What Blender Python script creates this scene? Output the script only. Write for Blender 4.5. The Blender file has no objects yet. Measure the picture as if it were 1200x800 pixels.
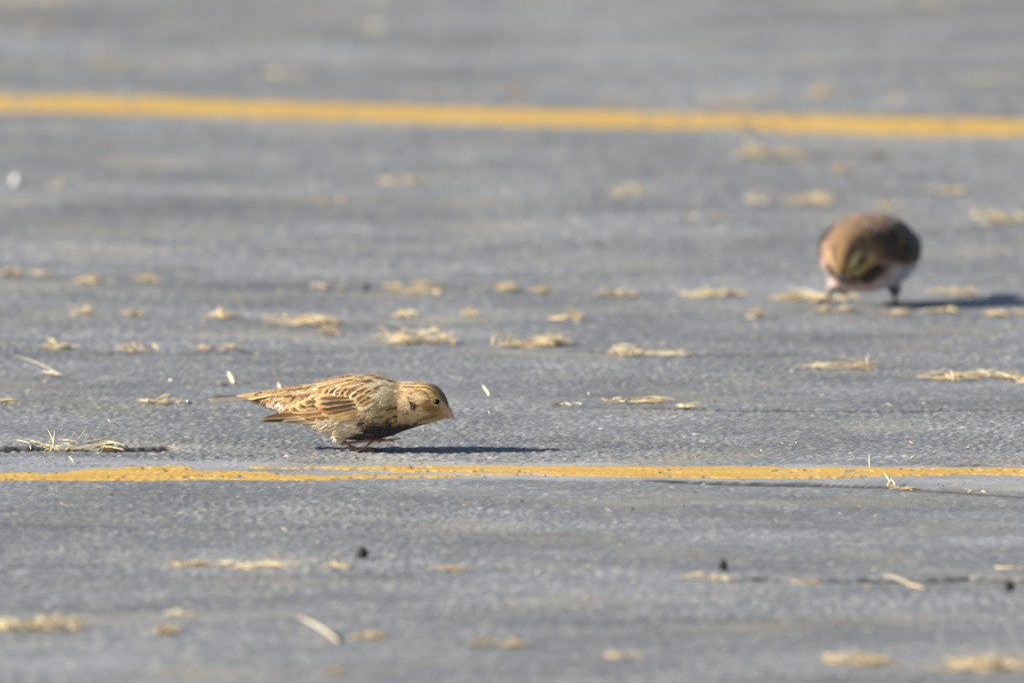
import bpy, math, random
import numpy as np
from mathutils import Vector, Matrix, Euler

scn = bpy.context.scene
COL = scn.collection
rng = np.random.default_rng(7)
random.seed(7)
R = math.radians

# ------------------------------------------------------------------ camera, light, exposure
DIST = 15.0                      # metres from the lens to the streaked bird
SC = 1.875                       # photo pixels per millimetre at that distance
F_PX = SC * 1000 * DIST
GRAZE = R(4.6)                   # angle at which the line of sight meets the ground at the bird
PITCH = GRAZE - math.atan(130 / F_PX)
CAM_ROT = Euler((math.pi / 2 - PITCH, 0, 0)).to_matrix()
AIM = (425, 530)                 # the photo pixel that is the world origin (the bird's feet)


def ray(px, py):
    return (CAM_ROT @ Vector(((px - 600) / F_PX, (400 - py) / F_PX, -1.0))).normalized()


CAM_LOC = -DIST * ray(*AIM)
cam_d = bpy.data.cameras.new('camera')
cam = bpy.data.objects.new('camera', cam_d)
COL.objects.link(cam)
cam.location = CAM_LOC
cam.rotation_euler = CAM_ROT.to_euler()
cam_d.sensor_width = 36.0
cam_d.lens = F_PX / 1200 * 36.0
cam_d.clip_start = 0.5
cam_d.clip_end = 3000
cam_d.dof.use_dof = True
cam_d.dof.focus_distance = DIST * 1.0
cam_d.dof.aperture_fstop = cam_d.lens / 66.0
scn.camera = cam

SUN_EL, SUN_TOWARD = R(27), R(13)     # sun low on the left, a little on the viewer's side
w = bpy.data.worlds.new('World')
scn.world = w
w.use_nodes = True
nt = w.node_tree
nt.nodes.clear()
sky = nt.nodes.new('ShaderNodeTexSky')
sky.sky_type = 'NISHITA'
sky.sun_disc = False
sky.sun_elevation = SUN_EL
sun_from = Vector((-math.cos(SUN_TOWARD) * math.cos(SUN_EL), -math.sin(SUN_TOWARD) * math.cos(SUN_EL), math.sin(SUN_EL)))
sky.sun_rotation = math.atan2(sun_from.x, sun_from.y) % (2 * math.pi)
bg = nt.nodes.new('ShaderNodeBackground')
bg.inputs[1].default_value = 0.068
wo = nt.nodes.new('ShaderNodeOutputWorld')
nt.links.new(sky.outputs[0], bg.inputs[0])
nt.links.new(bg.outputs[0], wo.inputs[0])
sd = bpy.data.lights.new('sun', 'SUN')
sd.energy = 5.0
sd.angle = R(0.53)
sd.color = (1.0, 0.94, 0.84)
so = bpy.data.objects.new('sun', sd)
COL.objects.link(so)
so.rotation_euler = sun_from.to_track_quat('Z', 'Y').to_euler()
so.location = sun_from * 20
scn.view_settings.view_transform = 'Standard'
scn.view_settings.look = 'None'
scn.view_settings.gamma = 1.0
scn.view_settings.exposure = 0.84
scn.render.engine = 'CYCLES'


# ------------------------------------------------------------------ helpers
def lin(*c):
    c = np.array(c, float) / 255
    return np.where(c <= 0.04045, c / 12.92, ((c + 0.055) / 1.055) ** 2.4)


def hsh(ix, iy, iz=0, seed=0):
    ix = np.asarray(ix).astype(np.int64).astype(np.uint32)
    iy = np.asarray(iy).astype(np.int64).astype(np.uint32)
    iz = np.asarray(iz).astype(np.int64).astype(np.uint32)
    h = ix * np.uint32(374761393) + iy * np.uint32(668265263) + iz * np.uint32(2147483647) + np.uint32((seed * 974711 + 12345) & 0xffffffff)
    h = (h ^ (h >> np.uint32(13))) * np.uint32(1274126177)
    h = (h ^ (h >> np.uint32(16))) * np.uint32(2246822519)
    h = h ^ (h >> np.uint32(15))
    return h.astype(np.float64) / 4294967295.0


def vnoise2(x, y, seed=0):
    ix, iy = np.floor(x), np.floor(y)
    fx, fy = x - ix, y - iy
    fx = fx * fx * (3 - 2 * fx)
    fy = fy * fy * (3 - 2 * fy)
    a, b = hsh(ix, iy, 0, seed), hsh(ix + 1, iy, 0, seed)
    c, d = hsh(ix, iy + 1, 0, seed), hsh(ix + 1, iy + 1, 0, seed)
    return (a * (1 - fx) + b * fx) * (1 - fy) + (c * (1 - fx) + d * fx) * fy - 0.5


def fbm2(x, y, seed=0, octs=3):
    s, a = 0, 1.0
    for k in range(octs):
        s = s + a * vnoise2(x * 2 ** k, y * 2 ** k, seed + k * 17)
        a *= 0.5
    return s


def vnoise3(p, f, seed=0):
    q = np.asarray(p) * f
    i = np.floor(q)
    t = q - i
    t = t * t * (3 - 2 * t)
    s = 0
    for dx in (0, 1):
        for dy in (0, 1):
            for dz in (0, 1):
                wgt = (t[..., 0] if dx else 1 - t[..., 0]) * (t[..., 1] if dy else 1 - t[..., 1]) * (t[..., 2] if dz else 1 - t[..., 2])
                s = s + wgt * hsh(i[..., 0] + dx, i[..., 1] + dy, i[..., 2] + dz, seed)
    return s - 0.5


def sstep(a, b, x):
    t = np.clip((np.asarray(x, float) - a) / (b - a), 0, 1)
    return t * t * (3 - 2 * t)


def mesh_np(name, V, Fq, cols=None, smooth=True, attrs=None):
    """mesh out of numpy arrays: V (n,3), Fq (m,k)"""
    me = bpy.data.meshes.new(name)
    V = np.asarray(V, np.float32)
    Fq = np.asarray(Fq, np.int32)
    m, k = Fq.shape
    me.vertices.add(len(V))
    me.vertices.foreach_set('co', V.ravel())
    me.loops.add(m * k)
    me.loops.foreach_set('vertex_index', Fq.ravel())
    me.polygons.add(m)
    me.polygons.foreach_set('loop_start', np.arange(0, m * k, k, dtype=np.int32))
    me.polygons.foreach_set('use_smooth', np.full(m, smooth))
    me.update(calc_edges=True)
    me.validate()
    if cols is not None:
        set_cols(me, cols)
    for an, av in (attrs or {}).items():
        a = me.attributes.new(an, 'FLOAT', 'POINT')
        a.data.foreach_set('value', np.asarray(av, np.float32))
    return me


def set_cols(me, cols):
    a = me.color_attributes.new('plumage', 'FLOAT_COLOR', 'POINT')
    c = np.ones((len(me.vertices), 4), np.float32)
    c[:, :3] = np.clip(cols, 0, 1)
    a.data.foreach_set('color', c.ravel())


def link(name, me, mat=None, parent=None):
    o = bpy.data.objects.new(name, me)
    COL.objects.link(o)
    if mat is not None and not me.materials:
        me.materials.append(mat)
    if parent is not None:
        o.parent = parent
    return o


def tag(o, label, cat, group=None):
    o['label'] = label
    o['category'] = cat
    if group:
        o['group'] = group
    return o


def empty(name, loc, rz=0.0):
    o = bpy.data.objects.new(name, None)
    o.empty_display_size = 0.02
    o.location = loc
    o.rotation_euler = (0, 0, rz)
    COL.objects.link(o)
    return o


class NB:
    """node builder"""
    def __init__(self, name):
        self.m = bpy.data.materials.new(name)
        self.m.use_nodes = True
        self.t = self.m.node_tree
        self.b = self.t.nodes['Principled BSDF']

    def n(self, typ, **kw):
        nd = self.t.nodes.new('ShaderNode' + typ)
        for k, v in kw.items():
            if k.startswith('i_'):
                nd.inputs[k[2:].replace('_', ' ')].default_value = v
            else:
                setattr(nd, k, v)
        return nd

    def l(self, a, b):
        self.t.links.new(a, b)

    def mix(self, fac, a, b, mode='MIX'):
        nd = self.t.nodes.new('ShaderNodeMix')
        nd.data_type = 'RGBA'
        nd.blend_type = mode
        for sock, val in ((nd.inputs[0], fac), (nd.inputs[6], a), (nd.inputs[7], b)):
            if hasattr(val, 'is_output'):
                self.l(val, sock)
            elif isinstance(val, (float, int)):
                sock.default_value = val
            else:
                sock.default_value = (*val, 1) if len(val) == 3 else val
        return nd.outputs[2]

    def math(self, op, a, b=0.0, clamp=False):
        nd = self.t.nodes.new('ShaderNodeMath')
        nd.operation = op
        nd.use_clamp = clamp
        for sock, val in ((nd.inputs[0], a), (nd.inputs[1], b)):
            if hasattr(val, 'is_output'):
                self.l(val, sock)
            else:
                sock.default_value = val
        return nd.outputs[0]


# ------------------------------------------------------------------ ground height field
def to_px(X, Y, Z=0.0):
    """photo pixel of world points (metres), used to lay out the ground features"""
    P = np.stack(np.broadcast_arrays(X, Y, Z), -1) - np.array(CAM_LOC)
    M = np.array(CAM_ROT)
    q = P @ M
    return 600 + F_PX * q[..., 0] / -q[..., 2], 400 - F_PX * q[..., 1] / -q[..., 2]


# cracks: world polylines through ground points read off the photograph: (points px, width m, depth m)
def plane_pt(px, py, z=0.0):
    d = ray(px, py)
    t = (z - CAM_LOC.z) / d.z
    p = CAM_LOC + d * t
    return p.x, p.y


CRACKS = [
    ([(-160, 527), (0, 526.0), (60, 524.5), (120, 527), (196, 525.5), (214, 527)], 0.055, 0.0120, [1, 1.1, 1, .8, 1.1, 0]),
    ([(840, 678), (900, 677.5), (960, 679.5), (1030, 678.5), (1085, 679), (1135, 677), (1215, 680), (1400, 682)], 0.045, 0.0075, [.1, .5, .3, 1, .8, .9, .25, .3]),
    ([(750, 562), (800, 563), (880, 565.5), (960, 567), (1040, 570), (1100, 575), (1200, 581.5), (1400, 590)], 0.045, 0.0065, [0, .6, .8, 1, .8, .3, .12, .1]),
    ([(640, 477), (800, 478), (870, 479.5), (960, 480), (1060, 480.5), (1140, 479), (1260, 478)], 0.024, 0.0045, [.1, .4, .7, .7, .8, .5, .1]),
    ([(-100, 412), (60, 414), (130, 414.5), (260, 413.5), (320, 413), (420, 413)], 0.030, 0.0045, [.6, .5, .8, .3, .8, .1]),
    ([(1100, 546), (1155, 545), (1178, 545.5), (1200, 546)], 0.016, 0.0045, [0, .9, .9, 0]),
    ([(-90, 661), (-20, 663), (30, 664), (90, 664.5), (150, 664)], 0.030, 0.005, [.8, .9, .6, .4, 0]),
    ([(590, 411), (700, 412), (810, 414), (960, 415)], 0.024, 0.0022, [.1, .6, .6, .1]),
]
CR = []
for pts, cw, cd, amp in CRACKS:
    wp = np.array([plane_pt(*p) for p in pts])
    CR.append((wp, cw, cd, np.array(amp)))


def relief(x, y):
    """slow swells of the old surface, metres"""
    calm = 0.22 + 0.78 * sstep(0.25, 0.8, np.abs(y + 0.05))
    und = 0.0045 * vnoise2(x * 1.7 + 3.1, y * 1.3 + 9.2, 5) * calm
    und = und + 0.0028 * vnoise2(x * 3.1 + 7.7, y * 5.0 + 1.2, 9) * calm
    und = und + 0.0012 * vnoise2(x * 7.3, y * 13.0, 11) * (0.4 + 0.6 * calm)
    return und


def crack_h(x, y):
    z = np.zeros_like(x)
    for wp, cw, cd, amp in CR:
        o = np.argsort(wp[:, 0])
        yc = np.interp(x, wp[o, 0], wp[o, 1])
        a = np.interp(x, wp[o, 0], amp[o], left=0, right=0)
        yc = yc + 0.010 * vnoise2(x * 14, x * 0 + 3.3, 21) + 0.0009 * vnoise2(x * 130, x * 0 + 3.3, 22)
        aa = a * np.clip(0.95 + 0.7 * vnoise2(x * 22, x * 0 + 8.3, 23), 0, 1.2)
        d = np.abs(y - yc) / (cw * (0.35 + 0.65 * aa) * 0.5)
        z = z - cd * aa * (1 - sstep(0.6, 1.08, d))
    return z


def coarse(x, y):
    return relief(x, y) + crack_h(x, y)


def ground_pt(px, py):
    """where the line of sight through a photo pixel meets the real (relief) ground"""
    z = 0.0
    for _ in range(4):
        gx, gy = plane_pt(px, py, z)
        z = float(relief(np.array([gx]), np.array([gy]))[0])
    return Vector((gx, gy, z))


Z0 = float(relief(np.array([0.0]), np.array([0.0]))[0])

# line edges: top/bottom rows in the photograph along x
NEAR_TOP = ([-700, 0, 60, 95, 140, 215, 240, 282, 300, 420, 500, 560, 700, 800, 900, 980, 1080, 1200, 1900],
            [554, 552.8, 552.3, 550, 547.5, 545.0, 549.5, 548.5, 545.5, 545.5, 546, 545.2, 546, 547, 547.2, 547.5, 548, 549.2, 554])
NEAR_BOT = ([-700, 0, 60, 110, 150, 200, 240, 300, 360, 440, 520, 560, 700, 800, 860, 980, 1000, 1060, 1130, 1200, 1900],
            [566, 563, 562, 562.4, 563.4, 562.0, 561.6, 562.2, 562.8, 560.4, 559.2, 556.8, 558, 559.5, 560.5, 559.5, 558.6, 557.2, 556.2, 557.6, 562])


def line_near(px, py, x, y):
    jag = 1.5 * vnoise2(x * 55, y * 12, 31) + 1.0 * vnoise2(x * 190, y * 40, 32)
    t = np.interp(px, *NEAR_TOP) + jag
    b = np.interp(px, *NEAR_BOT) + 1.2 * vnoise2(x * 47, y * 9, 33) + 0.9 * vnoise2(x * 170, y * 45, 34)
    m = (py > t) & (py < b)
    # a bare streak runs through the paint left of and under the bird
    k = np.interp(px, [215, 240, 290, 360, 440, 520, 560], [0, 0.5, 1, 1.3, 1.4, 1.0, 0])
    mid = np.interp(px, [200, 280, 400, 480, 560], [550.5, 549.5, 552.5, 554.5, 554])
    wv = k * (1.9 + 2.2 * vnoise2(x * 34, y * 30, 35) + 1.2 * vnoise2(x * 150, y * 60, 36))
    m &= ~(np.abs(py - mid) < wv)
    wear = fbm2(x * 26, y * 60, 37, 3) + 0.5 * vnoise2(x * 300, y * 120, 38)
    m &= wear < np.interp(px, [0, 200, 300, 520, 700, 1000], [.52, .46, .28, .3, .46, .42])
    return m


def line_far(px, py, x, y):
    top = np.interp(px, [-1500, 0, 400, 800, 1200, 2700], [72, 111.5, 121.0, 132.0, 142.0, 181])
    bot = np.interp(px, [-1500, 0, 400, 800, 1200, 2700], [94, 131.5, 141.0, 152.5, 161.5, 201])
    j = 1.6 * vnoise2(x * 30, y * 20, 41) + 1.4 * vnoise2(x * 120, y * 40, 42)
    m = (py > top + j) & (py < bot + j)
    wear = fbm2(x * 14, y * 30, 43, 3) + 0.5 * vnoise2(x * 160, y * 90, 44)
    return m & (wear < 0.58)


def graded(a, b, step, far, grow, side=0.34, sstep_=0.003):
    core = list(np.arange(a - side, a - sstep_ / 2, sstep_)) + list(np.arange(a, b + step / 2, step)) + list(np.arange(b + sstep_, b + side, sstep_))
    s, v, lo, hi = sstep_, core[0], [], []
    while v > -far:
        s *= grow
        v -= s
        lo.append(v)
    s, v = sstep_, core[-1]
    while v < far:
        s *= grow
        v += s
        hi.append(v)
    return np.array(lo[::-1] + core + hi)


gx = graded(-0.40, 0.58, 0.00115, 600.0, 1.16)
ys = [-1.9]
while ys[-1] < 5.1:
    yy = ys[-1]
    st = 0.0028 + 0.0042 * float(sstep(0.25, 1.2, abs(yy + 0.03))) + 0.007 * float(sstep(1.2, 3, yy))
    ys.append(yy + st)
lo, s, v = [], 0.006, ys[0]
while v > -600:
    s *= 1.16
    v -= s
    lo.append(v)
hi, s, v = [], 0.008, ys[-1]
while v < 900:
    s *= 1.16
    v += s
    hi.append(v)
gy = np.array(lo[::-1] + ys + hi)
NX, NY = len(gx), len(gy)
GX, GY = np.meshgrid(gx, gy)
fx, fy = GX.ravel(), GY.ravel()
inside = ((fx > -0.75) & (fx < 0.95) & (fy > -2.1) & (fy < 5.4))
ii = np.nonzero(inside)[0]
x, y = fx[ii], fy[ii]
PX, PY = to_px(x, y)
# old grey paint ghost along the near line: smoother, paler
ghost_t = np.interp(PX, [0, 120, 300, 600, 800, 1200], [534, 536, 541, 542.5, 544, 545.5]) + 5 * vnoise2(x * 40, y * 25, 51)
ghost_b = np.interp(PX, [0, 300, 560, 800, 1200], [563, 563, 561, 565, 574]) + 2 * vnoise2(x * 40, y * 25, 52)
ghost = sstep(-1.5, 1.5, PY - ghost_t) * sstep(-1.0, 1.0, ghost_b - PY)
ghost = ghost * np.clip(0.85 + 0.9 * fbm2(x * 18, y * 60, 53), 0.25, 1)
rough = np.clip(0.52 + 1.5 * fbm2(x * 3.5 + 2, y * 4.5 + 5, 54, 4) + 0.45 * sstep(0.42, 0.15, np.abs(y - 0.10)) - .25 * sstep(.32, .42, y) * sstep(.8, .65, y), 0.15, 1.2)
rough = rough * (1 - 0.72 * ghost)


def stones(x, y, cell, seed, rmin, rmax):
    """aggregate set in the bitumen: height (0..1) and a tone per stone"""
    x, y = x * 0.82 + y * 0.57, -x * 0.57 + y * 0.82
    ix, iy = np.floor(x / cell), np.floor(y / cell)
    best = np.zeros_like(x)
    tone = np.full_like(x, -1.0)
    for dx in (-1, 0, 1):
        for dy in (-1, 0, 1):
            cx, cy = ix + dx, iy + dy
            sx = (cx + hsh(cx, cy, 1, seed)) * cell
            sy = (cy + hsh(cx, cy, 2, seed)) * cell
            rr = cell * (rmin + (rmax - rmin) * hsh(cx, cy, 3, seed))
            an = hsh(cx, cy, 4, seed) * 3.1416
            ca, sa = np.cos(an), np.sin(an)
            u = (x - sx) * ca + (y - sy) * sa
            v = (-(x - sx) * sa + (y - sy) * ca) * 1.35
            d2 = (u * u + v * v) / (rr * rr)
            hh = (0.35 + 0.65 * hsh(cx, cy, 5, seed)) * np.sqrt(np.clip(1 - d2, 0, 1))
            up = hh > best
            best = np.where(up, hh, best)
            tone = np.where(up, hsh(cx, cy, 6, seed), tone)
    return best, tone


h1, t1 = stones(x, y, 0.0052, 61, 0.32, 0.62)
h2, t2 = stones(x, y, 0.0026, 62, 0.35, 0.65)
grain = np.maximum(0.0011 * h1, 0.00060 * h2)
tone = np.where(0.0011 * h1 >= 0.00060 * h2, t1, t2)
tone = np.where(tone < 0, 0.35, tone)
zz = np.zeros_like(fx)
zz[ii] = coarse(x, y) + grain * rough + 0.0004 * fbm2(x * 120, y * 120, 63, 2) * rough
cr = crack_h(x, y)
tn = np.full_like(fx, 0.5)
tn[ii] = tone
gr = np.full_like(fx, 0.5)
gr[ii] = np.clip(grain / 0.0008, 0, 1)
gh = np.zeros_like(fx)
gh[ii] = ghost
rg = np.full_like(fx, 0.5)
rg[ii] = rough
crk = np.zeros_like(fx)
crk[ii] = np.clip(-cr / 0.0012, 0, 1)
idx = np.arange(NX * NY).reshape(NY, NX)
quads = np.stack([idx[:-1, :-1], idx[:-1, 1:], idx[1:, 1:], idx[1:, :-1]], -1).reshape(-1, 4)

g = NB('asphalt')
tc = g.n('TexCoord')
at_t, at_g, at_h, at_c = [g.n('Attribute', attribute_name=a) for a in ('tone', 'grain', 'ghost', 'crack')]
ramp = g.n('ValToRGB')
cr_ = ramp.color_ramp
cr_.elements[0].position, cr_.elements[0].color = 0.0, (*(lin(94, 95, 98)), 1)
cr_.elements[1].position, cr_.elements[1].color = 1.0, (*(lin(208, 205, 198)), 1)
for p, c in ((0.25, (118, 120, 123)), (0.6, (146, 147, 147)), (0.85, (172, 171, 166)), (0.93, (176, 166, 146)), (0.96, (206, 206, 203))):
    e = cr_.elements.new(p)
    e.color = (*lin(*c), 1)
g.l(at_t.outputs['Fac'], ramp.inputs[0])
bit = g.mix(at_g.outputs['Fac'], tuple(lin(112, 114, 117)), ramp.outputs[0])
n1 = g.n('TexNoise', i_Scale=3.2, i_Detail=6.0, i_Roughness=0.62)
n2 = g.n('TexNoise', i_Scale=420.0, i_Detail=4.0, i_Roughness=0.7)
n3 = g.n('TexNoise', i_Scale=11.0, i_Detail=5.0, i_Roughness=0.6)
mp = g.n('Mapping')
mp.inputs['Scale'].default_value = (0.8, 1.25, 1)
g.l(tc.outputs['Object'], mp.inputs[0])
for n_ in (n1, n2, n3):
    g.l(mp.outputs[0], n_.inputs['Vector'])
c1 = g.n('MapRange')
g.l(n1.outputs['Fac'], c1.inputs[0])
c1.inputs[1].default_value, c1.inputs[2].default_value = 0.3, 0.7
c1.inputs[3].default_value, c1.inputs[4].default_value = 0.68, 1.26
c3 = g.n('MapRange')
g.l(n3.outputs['Fac'], c3.inputs[0])
c3.inputs[1].default_value, c3.inputs[2].default_value = 0.3, 0.7
c3.inputs[3].default_value, c3.inputs[4].default_value = 0.80, 1.18
c2 = g.n('MapRange')
g.l(n2.outputs['Fac'], c2.inputs[0])
c2.inputs[1].default_value, c2.inputs[2].default_value = 0.25, 0.75
c2.inputs[3].default_value, c2.inputs[4].default_value = 0.78, 1.2
k = g.math('MULTIPLY', g.math('MULTIPLY', c1.outputs[0], c3.outputs[0]), c2.outputs[0])
vm = g.n('VectorMath', operation='SCALE')
pale = g.mix(g.math('MULTIPLY', at_h.outputs['Fac'], 0.7), bit, tuple(lin(156, 158, 162)))
dirt = g.n('TexNoise', i_Scale=7.0, i_Detail=4.0)
g.l(tc.outputs['Object'], dirt.inputs['Vector'])
dm = g.n('MapRange')
g.l(dirt.outputs['Fac'], dm.inputs[0])
dm.inputs[1].default_value, dm.inputs[2].default_value = 0.52, 0.72
dm.inputs[3].default_value, dm.inputs[4].default_value = 0.0, 0.7
pale = g.mix(dm.outputs[0], pale, tuple(lin(150, 143, 128)))
pale = g.mix(g.math('MULTIPLY', at_c.outputs['Fac'], 0.85), pale, tuple(lin(44, 41, 39)))
g.l(pale, vm.inputs[0])
g.l(k, vm.inputs['Scale'])
g.l(vm.outputs[0], g.b.inputs['Base Color'])
g.b.inputs['Roughness'].default_value = 0.78
g.b.inputs['Specular IOR Level'].default_value = 0.35
bp = g.n('Bump', i_Strength=0.5, i_Distance=0.0004)
g.l(n2.outputs['Fac'], bp.inputs['Height'])
g.l(bp.outputs[0], g.b.inputs['Normal'])
me = mesh_np('asphalt', np.stack([fx, fy, zz], -1), quads, attrs={'tone': tn, 'grain': gr, 'ghost': gh, 'crack': crk})
asphalt = link('asphalt', me, g.m)
asphalt['kind'] = 'structure'

# painted lines: their own crust of paint lying on the grain
py_ = NB('yellow_paint')
tc = py_.n('TexCoord')
nA = py_.n('TexNoise', i_Scale=26.0, i_Detail=6.0, i_Roughness=0.7)
nB = py_.n('TexNoise', i_Scale=260.0, i_Detail=4.0, i_Roughness=0.7)
mp = py_.n('Mapping')
mp.inputs['Scale'].default_value = (0.5, 1.6, 1)
py_.l(tc.outputs['Object'], mp.inputs[0])
py_.l(mp.outputs[0], nA.inputs['Vector'])
py_.l(tc.outputs['Object'], nB.inputs['Vector'])
rA = py_.n('ValToRGB')
rA.color_ramp.elements[0].position, rA.color_ramp.elements[0].color = 0.28, (*lin(184, 140, 48), 1)
rA.color_ramp.elements[1].position, rA.color_ramp.elements[1].color = 0.72, (*lin(210, 174, 92), 1)
py_.l(nA.outputs['Fac'], rA.inputs[0])
rB = py_.n('MapRange')
py_.l(nB.outputs['Fac'], rB.inputs[0])
rB.inputs[1].default_value, rB.inputs[2].default_value = 0.55, 0.72
rB.inputs[3].default_value, rB.inputs[4].default_value = 0.0, 0.8
py_.l(py_.mix(rB.outputs[0], rA.outputs[0], tuple(lin(135, 118, 88))), py_.b.inputs['Base Color'])
py_.b.inputs['Roughness'].default_value = 0.7
bp = py_.n('Bump', i_Strength=0.4, i_Distance=0.0004)
py_.l(nB.outputs['Fac'], bp.inputs['Height'])
py_.l(bp.outputs[0], py_.b.inputs['Normal'])


def paint_sheet(maskfn, thick):
    m = np.zeros(NX * NY, bool)
    m[ii] = maskfn(PX, PY, x, y) & (cr > -0.0008)
    M = m.reshape(NY, NX)
    fm = M[:-1, :-1] & M[:-1, 1:] & M[1:, 1:] & M[1:, :-1]
    fq = quads[fm.ravel()]
    cnt = np.zeros(NX * NY, int)
    np.add.at(cnt, fq.ravel(), 1)
    use = np.nonzero(cnt)[0]
    mp_ = np.full(NX * NY, -1)
    mp_[use] = np.arange(len(use))
    z = zz[use] + np.where(cnt[use] < 4, -0.0001, thick * (0.7 + 0.6 * hsh(use, use * 7, 0, 3)))
    return np.stack([fx[use], fy[use], z], -1), mp_[fq]


for fn, thick in ((line_near, 0.0007), (line_far, 0.0008)):
    V, Fq = paint_sheet(fn, thick)
    o = link('yellow_line', mesh_np('yellow_line', V, Fq), py_.m)
    o['kind'] = 'structure'

# ------------------------------------------------------------------ materials for the small things
def plumage_mat(name, rough=0.85, bump=0.0):
    q = NB(name)
    a = q.n('Attribute', attribute_name='plumage')
    q.l(a.outputs['Color'], q.b.inputs['Base Color'])
    q.b.inputs['Roughness'].default_value = rough
    q.b.inputs['Specular IOR Level'].default_value = 0.25
    q.b.inputs['Sheen Weight'].default_value = 0.12
    q.b.inputs['Sheen Roughness'].default_value = 0.5
    return q.m


def plain_mat(name, c, rough=0.6, spec=0.4, var=0.0, scale=300.0):
    q = NB(name)
    if var:
        tcx = q.n('TexCoord')
        nx_ = q.n('TexNoise', i_Scale=scale, i_Detail=3.0)
        q.l(tcx.outputs['Object'], nx_.inputs['Vector'])
        c = np.array(c)
        q.l(q.mix(nx_.outputs['Fac'], tuple(c * (1 - var)), tuple(np.clip(c * (1 + var), 0, 1))), q.b.inputs['Base Color'])
    else:
        q.b.inputs['Base Color'].default_value = (*c, 1)
    q.b.inputs['Roughness'].default_value = rough
    q.b.inputs['Specular IOR Level'].default_value = spec
    return q.m


M_SKIN = plumage_mat('bird_body')
M_FEATHER = plumage_mat('bird_feathers', 0.7)
M_STRAW = plumage_mat('dry_straw', 0.55)
M_EYE = plain_mat('bird_eye', lin(10, 7, 5), 0.3, 0.2)
M_BILL = plain_mat('bird_bill', lin(206, 166, 134), 0.4, 0.4, 0.12, 500)
M_BILL_GREY = plain_mat('grey_bill', lin(62, 58, 54), 0.6, 0.2, 0.12, 500)
M_TAR = plain_mat('dark_pebble', lin(44, 42, 42), 0.75, 0.3, 0.3, 600)
M_GREY = plain_mat('grey_pebble', lin(92, 94, 98), 0.8, 0.3, 0.2, 600)
M_WHITE = plain_mat('pale_fragment', lin(225, 225, 225), 0.5, 0.4, 0.1, 300)
M_GRIT = plumage_mat('loose_grit', 0.6)


# ------------------------------------------------------------------ birds
def catmull(xs, ys, xq):
    """smooth monotone-ish interpolation (pchip)"""
    xs, ys = np.asarray(xs, float), np.asarray(ys, float)
    h = np.diff(xs)
    d = np.diff(ys) / h
    m = np.zeros_like(ys)
    for k in range(1, len(xs) - 1):
        if d[k - 1] * d[k] > 0:
            w1, w2 = 2 * h[k] + h[k - 1], h[k] + 2 * h[k - 1]
            m[k] = (w1 + w2) / (w1 / d[k - 1] + w2 / d[k])
    m[0], m[-1] = d[0], d[-1]
    k = np.clip(np.searchsorted(xs, xq) - 1, 0, len(xs) - 2)
    t = np.clip((xq - xs[k]) / h[k], 0, 1)
    return ((1 + 2 * t) * (1 - t) ** 2 * ys[k] + t * (1 - t) ** 2 * h[k] * m[k]
            + t * t * (3 - 2 * t) * ys[k + 1] + t * t * (t - 1) * h[k] * m[k + 1])


def loft(rings):
    """rings (n,m,3) closed tube with end caps -> V, tris/quads"""
    n, m, _ = rings.shape
    V = rings.reshape(-1, 3)
    F = []
    a = np.arange(n * m).reshape(n, m)
    b = np.roll(a, -1, axis=1)
    q = np.stack([a[:-1], b[:-1], b[1:], a[1:]], -1).reshape(-1, 4)
    c0, c1 = n * m, n * m + 1
    V = np.vstack([V, rings[0].mean(0), rings[-1].mean(0)])
    t0 = np.stack([np.full(m, c0), b[0], a[0], np.full(m, c0)], -1)
    t1 = np.stack([np.full(m, c1), a[-1], b[-1], np.full(m, c1)], -1)
    faces = [tuple(f) for f in q] + [tuple(f[:3]) for f in t0] + [tuple(f[:3]) for f in t1]
    return V, faces


def tube(pts, rad, m=12):
    pts = np.array(pts, float)
    n = len(pts)
    # resample
    s = np.r_[0, np.cumsum(np.linalg.norm(np.diff(pts, axis=0), axis=1))]
    q = np.linspace(0, s[-1], max(8, int(s[-1] / 0.8)))
    P = np.stack([catmull(s, pts[:, k], q) for k in range(3)], -1)
    Rr = np.interp(q, s, rad)
    T = np.gradient(P, axis=0)
    T /= np.linalg.norm(T, axis=1)[:, None] + 1e-9
    up = np.where(np.abs(T[:, 2:3]) > 0.9, np.array([[1.0, 0, 0]]), np.array([[0, 0, 1.0]]))
    A = np.cross(T, up)
    A /= np.linalg.norm(A, axis=1)[:, None]
    B = np.cross(A, T)
    th = np.linspace(0, 2 * np.pi, m, endpoint=False)
    rings = P[:, None] + Rr[:, None, None] * (np.cos(th)[None, :, None] * A[:, None] + np.sin(th)[None, :, None] * B[:, None])
    return loft(rings)


def union_remesh(pieces, voxel, smooth_it=3):
    """one continuous skin out of several closed pieces (millimetres)"""
    vs, fs, off = [], [], 0
    for V, F in pieces:
        vs.append(np.asarray(V))
        fs += [tuple(int(i) + off for i in f) for f in F]
        off += len(V)
    tmp = bpy.data.meshes.new('tmp')
    tmp.from_pydata(np.vstack(vs).tolist(), [], fs)
    o = bpy.data.objects.new('tmp', tmp)
    COL.objects.link(o)
    r = o.modifiers.new('r', 'REMESH')
    r.mode = 'VOXEL'
    r.voxel_size = voxel
    s = o.modifiers.new('s', 'SMOOTH')
    s.factor, s.iterations = 0.5, smooth_it
    dg = bpy.context.evaluated_depsgraph_get()
    ev = o.evaluated_get(dg)
    m2 = bpy.data.meshes.new_from_object(ev)
    bpy.data.objects.remove(o)
    bpy.data.meshes.remove(tmp)
    n = len(m2.vertices)
    co = np.zeros(n * 3, np.float32)
    m2.vertices.foreach_get('co', co)
    nr = np.zeros(n * 3, np.float32)
    m2.vertices.foreach_get('normal', nr)
    return m2, co.reshape(-1, 3).astype(float), nr.reshape(-1, 3).astype(float)


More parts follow.
